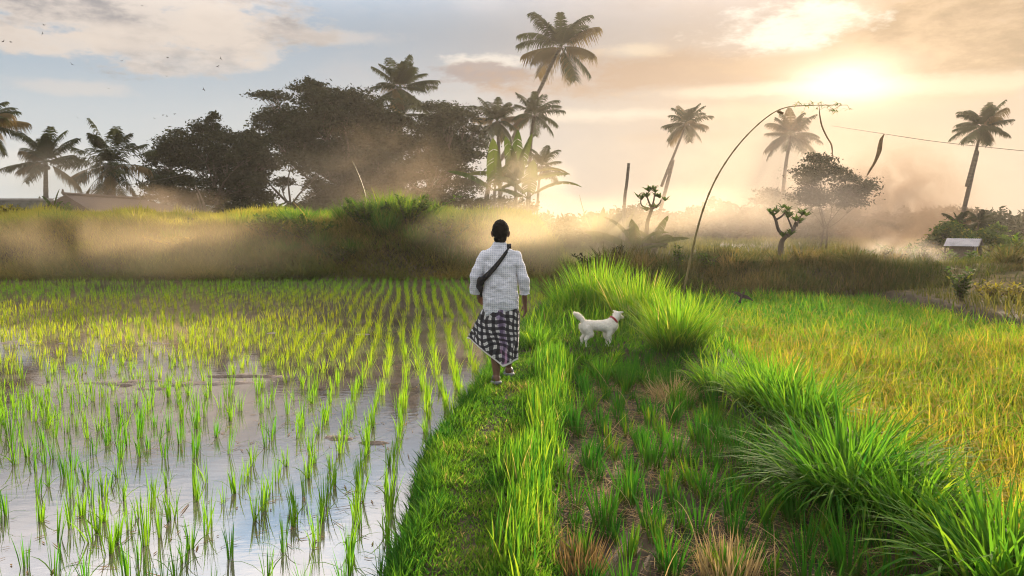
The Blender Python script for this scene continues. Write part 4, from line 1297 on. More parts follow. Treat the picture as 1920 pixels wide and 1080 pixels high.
def house_left():
    a, b = at(122, 365, 41), at(262, 369, 47)
    rz = a[2]
    d = np.array([b[0] - a[0], b[1] - a[1], 0]); L = np.linalg.norm(d); d /= L
    nrm = np.array([d[1], -d[0], 0])
    root = thing('house', 'long low house with brown clay tiled hip roof half hidden behind the left bank', 'house', (a[0], a[1], gz(a[0], a[1]) - .1))
    o = np.array(root.location)
    w, ez = 2.2, rz - 1.15
    e0, e1 = a - d * .3, b + d * 4.4
    def P(base, k, z): return np.array([base[0] + nrm[0] * k, base[1] + nrm[1] * k, z]) - o
    ridge0, ridge1 = np.array([a[0], a[1], rz]) - o, np.array([b[0], b[1], rz - .1]) - o
    mb = MB()
    th = np.array([0, 0, -.12])
    q = [P(e0, w, ez), P(e1, w, ez), P(e1, -w, ez), P(e0, -w, ez), ridge0, ridge1]
    V = q + [v + th for v in q]
    mb.add(V, quads=[(0, 1, 5, 4), (2, 3, 4, 5), (6, 10, 11, 7), (8, 11, 10, 9), (0, 6, 7, 1), (2, 8, 9, 3), (1, 7, 8, 2), (3, 9, 6, 0)], tris=[(1, 2, 5), (3, 0, 4), (7, 11, 8), (9, 10, 6)])
    rf = mb.build('roof', M['brownroof'], root)
    cap = MB()
    tube(cap, [ridge0 - d * .1 + [0, 0, .04], ridge1 + [0, 0, .04]], .09, 7)
    tube(cap, [ridge0 - d * .15 + [0, 0, .05], ridge0 - d * .15 + [0, 0, .28]], [.09, .03], 6)
    cap.build('ridge_cap', M['brownroof'], rf)
    mb = MB()
    wz = ez - .13
    z0 = 0
    c = (e0 + e1) / 2 - o
    c[2] = wz / 2 - o[2] / 2
    box(mb, (c[0], c[1], (wz - o[2]) / 2), (np.linalg.norm(e1 - e0) - .8, 2 * w - .8, wz - o[2]), rot=math.atan2(d[1], d[0]))
    mb.build('wall', M['plaster'], root)
house_left()

a, b = at(-60, 372, 44), at(95, 373, 44)
root = thing('boundary_wall', 'low mossy grey wall with a coping behind the grass at the far left', 'wall', ((a[0] + b[0]) / 2, 44, gz(a[0], 44) - .1))
L, hh = b[0] - a[0], a[2] - root.location.z
box(MB(), (0, 0, hh / 2 - .06), (L, .18, hh - .12)).build('masonry', M['greywall'], root)
box(MB(), (0, 0, hh - .058), (L + .06, .28, .115)).build('coping', M['plaster'], root)


def hut():
    Yh = 47.0
    s = Yh / F
    c = at(1806, 468, Yh)
    root = thing('hut', 'small field hut with a pale corrugated tin roof below the slender palm', 'hut', (c[0], Yh, gz(c[0], Yh) - .05))
    root.rotation_euler = (0, 0, R(-38))
    o = root.location
    top = at(1800, 447, Yh)[2] - o.z
    w, l = .62, .66
    wall_h = top - .36
    mb = MB()
    box(mb, (0, -w + .02, wall_h / 2), (2 * l - .1, .05, wall_h)); box(mb, (0, w - .02, wall_h / 2), (2 * l - .1, .05, wall_h))
    box(mb, (-l + .05, 0, wall_h / 2 + .002), (.05, 2 * w - .1, wall_h))
    mb.build('plank_wall', M['wood'], root)
    mb = MB()
    box(mb, (l - .05, -.25, wall_h / 2 + .002), (.06, w * .8, wall_h))
    mb.build('end_panel', M['plaster'], root)
    for sg in (-1, 1):
        mb = MB()
        k = 46
        xs = np.linspace(-l - .22, l + .22, k)
        V = []
        for xx in xs:
            wv_ = .018 * math.sin(xx * 60)
            for tt in (0, 1):
                y_ = sg * (.02 + (w + .32) * tt); z_ = top - .42 * tt + wv_
                V += [(xx, y_, z_), (xx, y_, z_ - .012)]
        q = []
        for i in range(k - 1):
            q += [(i * 4, i * 4 + 4, i * 4 + 6, i * 4 + 2), (i * 4 + 1, i * 4 + 3, i * 4 + 7, i * 4 + 5), (i * 4 + 2, i * 4 + 6, i * 4 + 7, i * 4 + 3)]
        mb.add(V, quads=q)
        mb.build('roof_sheet', M['tin'], root)
    for xx in (-l + .08, l - .08):
        for yy in (-w + .08, w - .08):
            mb = MB()
            tube(mb, [(xx, yy, -.1), (xx, yy, wall_h + .02)], .035, 7)
            mb.build('post', M['wood'], root)
    mb = MB()
    for sg in (-1, 1):
        tube(mb, [(l + .24, 0, top - .02), (l + .24, sg * (w + .33), top - .44)], .03, 5)
    mb.build('bargeboard', M['plaster'], root)
hut()


# ------------------------------------------------------------------ person, dog, birds
def rcone(mb, p0, r0, p1, r1, sides=18, flat0=False, flat1=False, sq=(1.0, 1.0)):
    """A tapered limb with round (or flat) ends; sq squashes the section."""
    p0, p1 = np.asarray(p0, float), np.asarray(p1, float)
    ax = p1 - p0
    L = np.linalg.norm(ax)
    ax = ax / L if L > 1e-6 else np.array([0, 0, 1.])
    pts, rad = [], []
    if not flat0:
        for a in np.linspace(-math.pi / 2, 0, 6)[:-1]:
            pts.append(p0 + ax * r0 * math.sin(a)); rad.append(max(r0 * math.cos(a), r0 * .02))
    pts.append(p0); rad.append(r0)
    pts.append((p0 + p1) / 2); rad.append((r0 + r1) / 2)
    pts.append(p1); rad.append(r1)
    if not flat1:
        for a in np.linspace(0, math.pi / 2, 6)[1:]:
            pts.append(p1 + ax * r1 * math.sin(a)); rad.append(max(r1 * math.cos(a), r1 * .02))
    # straight axis, own ring code keeps the section square to it
    ref = np.array([0, 1., 0]) if abs(ax[1]) < .9 else np.array([1., 0, 0])
    u = np.cross(ref, ax); u /= np.linalg.norm(u)
    v = np.cross(ax, u)
    a = np.linspace(0, 2 * math.pi, sides, endpoint=False)
    ring = np.cos(a)[:, None] * u * sq[0] + np.sin(a)[:, None] * v * sq[1]
    V = np.concatenate([p + r * ring for p, r in zip(pts, rad)] + [[pts[0], pts[-1]]])
    n = len(pts)
    q = [(i * sides + j, i * sides + (j + 1) % sides, (i + 1) * sides + (j + 1) % sides, (i + 1) * sides + j) for i in range(n - 1) for j in range(sides)]
    t = [(n * sides, (j + 1) % sides, j) for j in range(sides)] + [(n * sides + 1, (n - 1) * sides + j, (n - 1) * sides + (j + 1) % sides) for j in range(sides)]
    mb.add(V, quads=q, tris=t)


def ellipsoid(mb, c, r, tilt=(0, 0, 0), nu=20, nv=14):
    th = np.linspace(0, math.pi, nv)[1:-1]
    ph = np.linspace(0, 2 * math.pi, nu, endpoint=False)
    V = [(math.sin(t) * math.cos(p), math.sin(t) * math.sin(p), math.cos(t)) for t in th for p in ph] + [(0, 0, 1), (0, 0, -1)]
    from mathutils import Euler
    m = np.array(Euler(tilt).to_matrix())
    V = (np.array(V) * np.asarray(r)) @ m.T + np.asarray(c)
    k = len(th)
    q = [(i * nu + j, (i + 1) * nu + j, (i + 1) * nu + (j + 1) % nu, i * nu + (j + 1) % nu) for i in range(k - 1) for j in range(nu)]
    t = [(k * nu, j, (j + 1) % nu) for j in range(nu)] + [(k * nu + 1, (k - 1) * nu + (j + 1) % nu, (k - 1) * nu + j) for j in range(nu)]
    mb.add(V, quads=q, tris=t)


def loft(mb, rings):
    """rings: list of (n,3) arrays; closed tube with caps."""
    n = len(rings[0])
    V = np.concatenate(rings + [[rings[0].mean(0)], [rings[-1].mean(0)]])
    k = len(rings)
    q = [(i * n + j, i * n + (j + 1) % n, (i + 1) * n + (j + 1) % n, (i + 1) * n + j) for i in range(k - 1) for j in range(n)]
    t = [(k * n, (j + 1) % n, j) for j in range(n)] + [(k * n + 1, (k - 1) * n + j, (k - 1) * n + (j + 1) % n) for j in range(n)]
    mb.add(V, quads=q, tris=t)


def fuse(mb, name, mat, voxel, smooth=4, parent=None, wob=None):
    """Fuse overlapping closed pieces into one continuous smooth skin."""
    src = bpy.data.objects.new(name, mb.mesh(name, None))
    COL.objects.link(src)
    md = src.modifiers.new('r', 'REMESH'); md.mode = 'VOXEL'; md.voxel_size = voxel
    ms = src.modifiers.new('s', 'SMOOTH'); ms.iterations = smooth; ms.factor = .5
    dg = bpy.context.evaluated_depsgraph_get()
    me = bpy.data.meshes.new_from_object(src.evaluated_get(dg))
    bpy.data.objects.remove(src)
    k = len(me.vertices)
    co = np.empty(k * 3, np.float32); me.vertices.foreach_get('co', co)
    no = np.empty(k * 3, np.float32); me.vertices.foreach_get('normal', no)
    if wob:
        c = co.reshape(-1, 3)
        co = (c + no.reshape(-1, 3) * wob(c)[:, None]).astype(np.float32).ravel()
        me.vertices.foreach_set('co', co)
    me.polygons.foreach_set('use_smooth', np.ones(len(me.polygons), dtype=bool))
    me.materials.clear()
    me.materials.append(mat)
    me.update()
    o = bpy.data.objects.new(name, me)
    COL.objects.link(o)
    if parent: o.parent = parent
    return o


M['skin'] = noisy_mat('brown_skin', (.10, .048, .028), (.145, .072, .042), 18, .55, .08, dist=.004)
M['hair'] = noisy_mat('black_hair', (.004, .0035, .003), (.009, .008, .007), 60, .9, .8, spec=.08, stretch=(1, 1, .35), dist=.01)
M['blackcloth'] = noisy_mat('black_canvas', (.008, .008, .009), (.018, .017, .018), 40, .8, .3, dist=.004)
M['sandal'] = noisy_mat('grey_rubber', (.10, .10, .11), (.17, .17, .18), 20, .6, .2, dist=.004)


def shirt_mat():
    m, nt, out = new_mat('white_checked_cotton')
    tc = nt.nodes.new('ShaderNodeTexCoord')
    nz = node(nt, 'ShaderNodeTexNoise', i_Vector=tc.outputs['Object'], i_Scale=7.0, i_Detail=3.0)
    sep = node(nt, 'ShaderNodeSeparateXYZ', i_0=tc.outputs['Object'])
    w = (E(nt, nz.outputs['Fac']) - .5) * .035
    x, z = E(nt, sep.outputs[0]) + w, E(nt, sep.outputs[2]) + w
    def lines(s, per):
        f = (s * (1 / per))._op('FRACT')
        return (f - .5)._op('ABSOLUTE').sstep(.30, .42)
    g = lines(x, .022).max(lines(z, .022))
    c = mixc(nt, g, (.56, .57, .63), (.80, .80, .83))
    p = node(nt, 'ShaderNodeBsdfPrincipled', i_Base_Color=c, i_Roughness=.85)
    n2 = node(nt, 'ShaderNodeTexNoise', i_Vector=tc.outputs['Object'], i_Scale=14.0, i_Detail=4.0)
    bp = node(nt, 'ShaderNodeBump', i_Height=n2.outputs['Fac'], i_Strength=.7, i_Distance=.03)
    nt.links.new(bp.outputs[0], p.inputs['Normal'])
    t = node(nt, 'ShaderNodeBsdfTranslucent', i_Color=c)
    mx = node(nt, 'ShaderNodeMixShader', i_0=.25, i_1=p.outputs[0], i_2=t.outputs[0])
    nt.links.new(mx.outputs[0], out.inputs[0])
    return m


def sarong_mat():
    m, nt, out = new_mat('checked_sarong_cotton')
    u = E(nt, node(nt, 'ShaderNodeAttribute', attribute_name='cloth_u').outputs['Fac'])
    v = E(nt, node(nt, 'ShaderNodeAttribute', attribute_name='cloth_v').outputs['Fac'])
    hem = E(nt, node(nt, 'ShaderNodeAttribute', attribute_name='hem').outputs['Fac'])
    tc = nt.nodes.new('ShaderNodeTexCoord')
    nz = E(nt, node(nt, 'ShaderNodeTexNoise', i_Vector=tc.outputs['Object'], i_Scale=9.0, i_Detail=3.0).outputs['Fac']) - .5
    lo = E(nt, node(nt, 'ShaderNodeTexNoise', i_Vector=tc.outputs['Object'], i_Scale=3.2, i_Detail=1.0).outputs['Fac']) - .5
    u2, v2 = u + nz * .05 + lo * .16, v + nz * .07 + lo * .22 + u * .12
    per = .074
    def band(s):
        f = (s * (1 / per))._op('FRACT')
        return (f - .5)._op('ABSOLUTE').istep(.20, .27)
    def fine(s):
        f = (s * (4 / per))._op('FRACT')
        return (f - .5)._op('ABSOLUTE').sstep(.36, .44)
    a, b = band(u2), band(v2)
    both = a * b
    one = (a + b - both * 2.0)
    c = mixc(nt, one, (.010, .009, .012), (.045, .042, .050))
    c = mixc(nt, both, c, (.62, .60, .58))
    c = mixc(nt, both * fine(u2).max(fine(v2)) * .5, c, (.10, .09, .11))
    # the violet panel down the back
    pan = (u + nz * .10 + v * .12 - PANEL_U - .05)._op('ABSOLUTE').istep(.03, .05)
    vi = mixc(nt, b, (.03, .018, .04), (.19, .12, .25))
    vi = mixc(nt, v.istep(.12, .30) * a, vi, (.36, .17, .30))
    c = mixc(nt, pan * (a * .35 + .45), c, vi)
    c = mixc(nt, hem, c, (.72, .68, .66))
    p = node(nt, 'ShaderNodeBsdfPrincipled', i_Base_Color=c, i_Roughness=.85)
    n2 = node(nt, 'ShaderNodeTexNoise', i_Vector=tc.outputs['Object'], i_Scale=16.0, i_Detail=3.0)
    bp = node(nt, 'ShaderNodeBump', i_Height=n2.outputs['Fac'], i_Strength=.35, i_Distance=.02)
    nt.links.new(bp.outputs[0], p.inputs['Normal'])
    t = node(nt, 'ShaderNodeBsdfTranslucent', i_Color=c)
    mx = node(nt, 'ShaderNodeMixShader', i_0=.12, i_1=p.outputs[0], i_2=t.outputs[0])
    nt.links.new(mx.outputs[0], out.inputs[0])
    return m


PANEL_U = .012


def hand(mb, w, fwd, out_, palm, curl, side):
    """w wrist, fwd pointing down the hand, out_ across the knuckles towards the thumb, palm the palm's normal."""
    fwd, out_, palm = (np.asarray(v, float) / np.linalg.norm(v) for v in (fwd, out_, palm))
    for k in (-.027, -.009, .009, .027):
        rcone(mb, w + out_ * k * .6, .019, w + fwd * .085 + out_ * k, .015, 10)
    for k, L, r in ((.030, .072, .0088), (.010, .080, .0090), (-.011, .074, .0088), (-.031, .058, .0078)):
        p = w + fwd * .085 + out_ * k
        d, a = fwd.copy(), curl * (.5 if k > .02 else .8)
        for s, f in enumerate((.45, .31, .24)):
            d = d * math.cos(a) + palm * math.sin(a)
            d /= np.linalg.norm(d)
            q = p + d * L * f
            rcone(mb, p, r * (1 - .10 * s), q, r * (.9 - .10 * s), 10)
            p = q
    p = w + fwd * .022 + out_ * .026
    d = fwd * .75 + out_ * .55 + palm * .25
    for L, r in ((.040, .0125), (.030, .0105), (.024, .009)):
        d = d / np.linalg.norm(d)
        q = p + d * L
        rcone(mb, p, r, q, r * .88, 10)
        p = q; d = d + palm * .25 * curl + fwd * .25


def build_man():
    Y0 = 8.4
    b = at(938, 725, Y0)
    root = thing('person', 'person from behind in white checked shirt and black and white sarong walking the path', 'person', (b[0], Y0, gz(b[0], Y0) + .005))
    body = MB()
    hx = .004
    ellipsoid(body, (hx, .012, 1.632), (.074, .092, .098))                 # cranium
    ellipsoid(body, (hx + .004, .055, 1.570), (.058, .058, .075))                # face and jaw
    rcone(body, (hx + .006, .085, 1.540), .026, (hx + .006, .098, 1.528), .020)   # chin
    rcone(body, (hx + .006, .100, 1.612), .010, (hx + .006, .122, 1.588), .014)    # nose
    for sx in (-1, 1):
        ellipsoid(body, (hx + sx * .086, .002, 1.592), (.013, .026, .036), (0, sx * .25, sx * .3))   # ears
        rcone(body, (hx + .006 + sx * .018, .098, 1.625), .010, (hx + .006 + sx * .045, .088, 1.624), .009)  # brows
        ellipsoid(body, (hx + .006 + sx * .032, .092, 1.606), (.013, .010, .008))            # eyes
    rcone(body, (hx + .006 - .02, .107, 1.560), .007, (hx + .006 + .02, .107, 1.560), .007)    # mouth
    rcone(body, (hx, .000, 1.56), .054, (0, .0, 1.43), .056)                # neck
    rcone(body, (0, 0, 1.31), .10, (0, 0, 1.0), .10)                          # trunk under the shirt
    rcone(body, (-.09, 0, .88), .10, (.09, 0, .88), .10)
    for sx in (-1, 1):
        rcone(body, (0, 0, 1.375), .055, (sx * .14, 0, 1.34), .042)
    # left arm bent forward to the bag, right arm hanging
    rcone(body, (-.155, 0, 1.345), .044, (-.262, -.03, 1.12), .042)
    rcone(body, (-.262, -.03, 1.12), .042, (-.225, .13, .93), .028)
    hand(body, np.array([-.225, .135, .925]), (.18, .75, -.55), (.6, .2, .5), (.7, -.4, -.4), .75, -1)
    rcone(body, (.155, 0, 1.345), .044, (.248, -.03, 1.11), .042)
    rcone(body, (.248, -.03, 1.11), .041, (.262, .03, .865), .027)
    hand(body, np.array([.262, .032, .862]), (.05, .12, -1), (-.25, .95, .1), (-.95, -.2, -.1), .38, 1)
    # legs
    rcone(body, (-.085, 0, .86), .090, (-.070, .06, .48), .058)
    rcone(body, (-.070, .06, .48), .056, (-.048, -.01, .30), .058)
    rcone(body, (-.048, -.01, .30), .056, (-.040, -.03, .105), .036)
    rcone(body, (-.040, -.045, .075), .036, (-.040, -.05, .05), .034)           # heel
    rcone(body, (-.040, -.03, .07), .036, (-.050, .12, .040), .030, sq=(1.2, .8))
    rcone(body, (.085, 0, .86), .090, (.080, .22, .50), .058)
    rcone(body, (.080, .22, .50), .056, (.085, .30, .32), .056)
    rcone(body, (.085, .30, .32), .054, (.085, .40, .115), .036)
    rcone(body, (.085, .39, .08), .036, (.085, .39, .055), .034)
    rcone(body, (.085, .40, .07), .036, (.095, .55, .045), .030, sq=(1.2, .8))
    for fx, fy in ((-.052, .125), (.095, .555)):                               # toes
        for k, (dx, L) in enumerate(((-.028, .040), (-.012, .045), (.002, .042), (.016, .038), (.028, .03))):
            dx = dx if fx > 0 else -dx
            rcone(body, (fx + dx, fy, .034), .011, (fx + dx * 1.15, fy + L, .026), .009, 10)
    fuse(body, 'body', M['skin'], .0055, 5, root)

    hair = MB()
    ellipsoid(hair, (hx, .0, 1.645), (.089, .104, .096))
    ellipsoid(hair, (hx, -.01, 1.672), (.080, .085, .062))
    ellipsoid(hair, (hx, -.030, 1.605), (.077, .068, .080))
    rcone(hair, (hx - .03, -.055, 1.545), .036, (hx + .03, -.055, 1.545), .036)
    ellipsoid(hair, (hx, .055, 1.700), (.062, .05, .042))
    for sx in (-1, 1):
        rcone(hair, (hx + sx * .076, .030, 1.640), .016, (hx + sx * .076, .045, 1.595), .009)
    fuse(hair, 'hair', M['hair'], .006, 2, root, wob=lambda c: .018 * (fbm(c[:, 0] * 45 + c[:, 1] * 20, c[:, 2] * 38 + c[:, 1] * 30, 3) - .5))

    sh = MB()
    prof = [(.775, .182, .138, .012, .01), (.80, .188, .142, .010, .01), (.88, .188, .145, .006, .0), (1.0, .180, .142, .0, 0), (1.14, .180, .138, 0, 0), (1.27, .190, .136, 0, 0), (1.335, .196, .128, 0, 0), (1.38, .180, .116, 0, 0), (1.415, .158, .100, 0, -.005), (1.445, .108, .084, 0, -.006), (1.475, .078, .072, .002, -.006), (1.515, .070, .066, .003, -.002)]
    a = np.linspace(0, 2 * math.pi, 40, endpoint=False)
    def sup(t, e=.82): return np.sign(t) * np.abs(t) ** e
    rings = []
    for (z, aa, bb, ox, oy) in prof:
        zz = z + (.030 * np.cos(a) * (z < .82)) - .012 * np.sin(2 * a) * (z < .82)
        fold = 1 + (.016 * np.sin(a * 5 + z * 9) + .012 * np.sin(a * 8 - z * 14)) * (z < 1.3)
        rings.append(np.stack([ox + sup(np.cos(a)) * aa * fold, oy + sup(np.sin(a)) * bb * fold, np.broadcast_to(zz, a.shape)], 1))
    loft(sh, rings)
    sl, sr = MB(), MB()
    rcone(sl, (-.160, 0, 1.352), .066, (-.252, -.025, 1.14), .066)
    rcone(sl, (-.252, -.025, 1.14), .066, (-.262, .035, .985), .066, flat1=True)
    rcone(sl, (-.262, .030, 1.0), .068, (-.262, .037, .975), .070, flat0=True, flat1=True)
    rcone(sr, (.160, 0, 1.352), .066, (.247, -.03, 1.13), .060)
    rcone(sr, (.247, -.03, 1.13), .060, (.262, .01, .965), .054, flat1=True)
    rcone(sr, (.261, .008, .985), .056, (.262, .012, .955), .060, flat0=True, flat1=True)
    def wrinkle(c):
        tors = np.exp(-(c[:, 0] / .22) ** 4)
        d = fbm(c[:, 0] * 9 + c[:, 2] * 7 + 5, c[:, 2] * 13 - c[:, 0] * 6 + c[:, 1] * 8, 3) - .5
        d2 = np.sin(c[:, 2] * 55 + c[:, 0] * 22 + 6 * fbm(c[:, 0] * 6, c[:, 2] * 6, 2)) * .5
        return .030 * d + .007 * d2 * (1 - .5 * tors)
    cotton = shirt_mat()
    shirt = fuse(sh, 'shirt', cotton, .0065, 3, root, wob=wrinkle)
    for slv in (sl, sr):
        fuse(slv, 'sleeve', cotton, .0065, 3, shirt, wob=wrinkle)

    # sarong: a tube of cloth blown out to the left
    nu, nv = 120, 46
    phi = np.linspace(0, 2 * math.pi, nu, endpoint=False)
    T = np.linspace(0, 1, nv)
    V = np.zeros((nv, nu, 3)); U = np.zeros((nv, nu)); W = np.zeros((nv, nu)); H = np.zeros((nv, nu))
    for i, t in enumerate(T):
        aR = .165 + .03 * min(t * 5, 1) - .026 * t
        aL = .165 + .022 * min(t * 5, 1) + .170 * t ** 1.15
        bb = .112 + .03 * min(t * 5, 1) + .045 * t
        c_, s_ = np.cos(phi), np.sin(phi)
        ax_ = np.where(c_ > 0, aR, aL)
        flare = np.where(c_ < 0, np.abs(c_) ** 1.4, 0)
        fold = 1 + t ** .6 * (.045 * np.sin(6 * phi + 2.5 * t) + .035 * np.sin(11 * phi + .6 - 2 * t) + .22 * (fbm(phi * 2.2 + t * 2.0, t * 2.5 + phi * .6, 3) - .5) * np.sin(phi * .5))
        x = .012 + c_ * ax_ * fold
        y = s_ * bb * fold * (1 - .45 * flare * t) + .07 * t
        zh = np.where(x < .03, .205 + .275 * np.clip((.03 - x) / .36, 0, 1), .205 + .055 * np.clip((x - .03) / .15, 0, 1))
        zh = zh + np.where(s_ > 0, .05, 0) * np.abs(s_)
        z = .865 * (1 - t) + zh * t
        V[i, :, 0], V[i, :, 1], V[i, :, 2] = x, y, z
        H[i] = t > .975
    seg = np.linalg.norm(np.diff(np.concatenate([V, V[:, :1]], 1), axis=1), axis=2)
    U = np.concatenate([np.zeros((nv, 1)), np.cumsum(seg, 1)[:, :-1]], 1)
    back = int(nu * .75)
    U = U - U[:, back:back + 1] + PANEL_U * 0
    dl = np.linalg.norm(np.diff(V, axis=0), axis=2)
    W = np.concatenate([np.zeros((1, nu)), np.cumsum(dl, 0)], 0)
    W = .70 - W
    mb = MB()
    q = [(i * nu + j, i * nu + (j + 1) % nu, (i + 1) * nu + (j + 1) % nu, (i + 1) * nu + j) for i in range(nv - 1) for j in range(nu)]
    mb.add(V.reshape(-1, 3), quads=q)
    o = mb.build('sarong', sarong_mat(), root, True)
    for nm, arr in (('cloth_u', U), ('cloth_v', W), ('hem', H)):
        at_ = o.data.attributes.new(nm, 'FLOAT', 'POINT')
        at_.data.foreach_set('value', arr.astype(np.float32).ravel())
    sm = o.modifiers.new('thickness', 'SOLIDIFY'); sm.thickness = .004
    o.data['folded'] = 1

    for (fx, fy, yaw) in ((-.046, -.085, -.06), (.090, .355, .05)):
        mb = MB()
        outl = [(0, -.035, .0), (.03, -.03, 0), (.042, .0, 0), (.040, .09, 0), (.048, .17, 0), (.046, .23, 0), (.022, .268, 0), (-.012, .27, 0), (-.042, .235, 0), (-.046, .17, 0), (-.037, .09, 0), (-.040, 0, 0), (-.03, -.03, 0)]
        p = np.array(outl) * [1.12, 1.04, 1]
        p = np.stack([p[:, 0] * math.cos(yaw) - p[:, 1] * math.sin(yaw) + fx, p[:, 0] * math.sin(yaw) + p[:, 1] * math.cos(yaw) + fy, p[:, 2]], 1)
        loft(mb, [p + [0, 0, -.002], p + [0, 0, .018]])
        # heel cup and strap over the instep
        hc = [(fx + .048 * math.cos(tt), fy + .012 + .052 * math.sin(tt), .035) for tt in np.linspace(math.pi * 1.02, math.pi * 1.98, 10)]
        tube(mb, curve(hc, 16), .018, 8)
        st = [(fx - .045, fy + .16, .02), (fx - .03, fy + .15, .068), (fx, fy + .145, .080), (fx + .03, fy + .15, .068), (fx + .045, fy + .16, .02)]
        for k in (-.02, 0, .02):
            tube(mb, curve(np.array(st) + [0, k, 0], 12), .012, 6)
        mb.build('sandal', M['sandal'], root, True)

    # the bag is a thing of its own
    bag = thing('shoulder_bag', 'black shoulder bag on a diagonal strap across the walking person\'s back', 'bag', tuple(root.location))
    def surf(x, z):
        zz = [p[0] for p in prof]
        aa = np.interp(z, zz, [p[1] for p in prof]); bb = np.interp(z, zz, [p[2] for p in prof])
        return bb * (1 - min(abs(x) / (aa * 1.02), .985) ** 2.4) ** (1 / 2.4) + .016
    mb = MB()
    path, n_ = [], 28
    for t in np.linspace(0, 1, n_):
        x = .095 + (-.205 - .095) * t
        z = 1.445 + (1.10 - 1.445) * t - .02 * math.sin(t * math.pi)
        path.append((x, -surf(x, z), z, .016 + .024 * t ** 1.5))
    def ribbon(path):
        p = np.array(path)
        d = np.gradient(p[:, :3], axis=0); d /= np.linalg.norm(d, axis=1)[:, None]
        nrm = np.stack([p[:, 0] * 1.2, p[:, 1], 0 * p[:, 2]], 1); nrm /= np.linalg.norm(nrm, axis=1)[:, None]
        sd_ = np.cross(d, nrm); sd_ /= np.linalg.norm(sd_, axis=1)[:, None]
        V = np.stack([p[:, :3] - sd_ * p[:, 3:4], p[:, :3] + sd_ * p[:, 3:4], p[:, :3] + sd_ * p[:, 3:4] - nrm * .006, p[:, :3] - sd_ * p[:, 3:4] - nrm * .006], 1)
        k = len(p)
        mb.add(V.reshape(-1, 3), quads=[(i * 4 + j, i * 4 + (j + 1) % 4, i * 4 + 4 + (j + 1) % 4, i * 4 + 4 + j) for i in range(k - 1) for j in range(4)])
    ribbon(path)
    front = []
    for t in np.linspace(0, 1, n_):
        x = .095 + (-.195 - .095) * t
        z = 1.445 + (1.08 - 1.445) * t
        front.append((x, surf(x, z), z, .019))
    over = [(.095, -surf(.095, 1.445), 1.445, .02), (.096, -.05, 1.476, .02), (.096, .0, 1.486, .02), (.096, .05, 1.474, .02), (.095, surf(.095, 1.445), 1.445, .02)]
    ribbon(front); 
    ov = curve(np.array(over)[:, :3], 12)
    for k in range(3):
        tube(mb, ov + [(-.014 + .014 * k), 0, 0], .010, 6)
    mb.build('strap', M['blackcloth'], bag, True)
    mb = MB()
    for (x, y, z, r) in ((-.215, -.06, 1.10, .05), (-.215, -.02, 1.08, .055), (-.212, .04, 1.07, .055), (-.21, .09, 1.09, .05), (-.205, -.07, 1.03, .042), (-.205, .02, 1.00, .05), (-.2, .09, 1.01, .045), (-.20, .05, .955, .03)):
        ellipsoid(mb, (x, y, z), (r * .62, r * 1.1, r * 1.15))
    rcone(mb, (-.185, -.12, 1.13), .03, (-.215, -.05, 1.05), .04)
    fuse(mb, 'pouch', M['blackcloth'], .007, 4, bag)
build_man()


M['whitefur'] = noisy_mat('white_fur', (.62, .58, .55), (.80, .76, .73), 30, .9, .6, stretch=(.4, 1, 1), dist=.012)
M['furhair'] = leaf_mat('white_fur_hair', [(0, (.74, .70, .66)), (1, (.90, .87, .84))], trans=.3, tgain=1.05)
M['collar'] = noisy_mat('red_collar', (.22, .02, .025), (.33, .03, .035), 20, .6, .1)


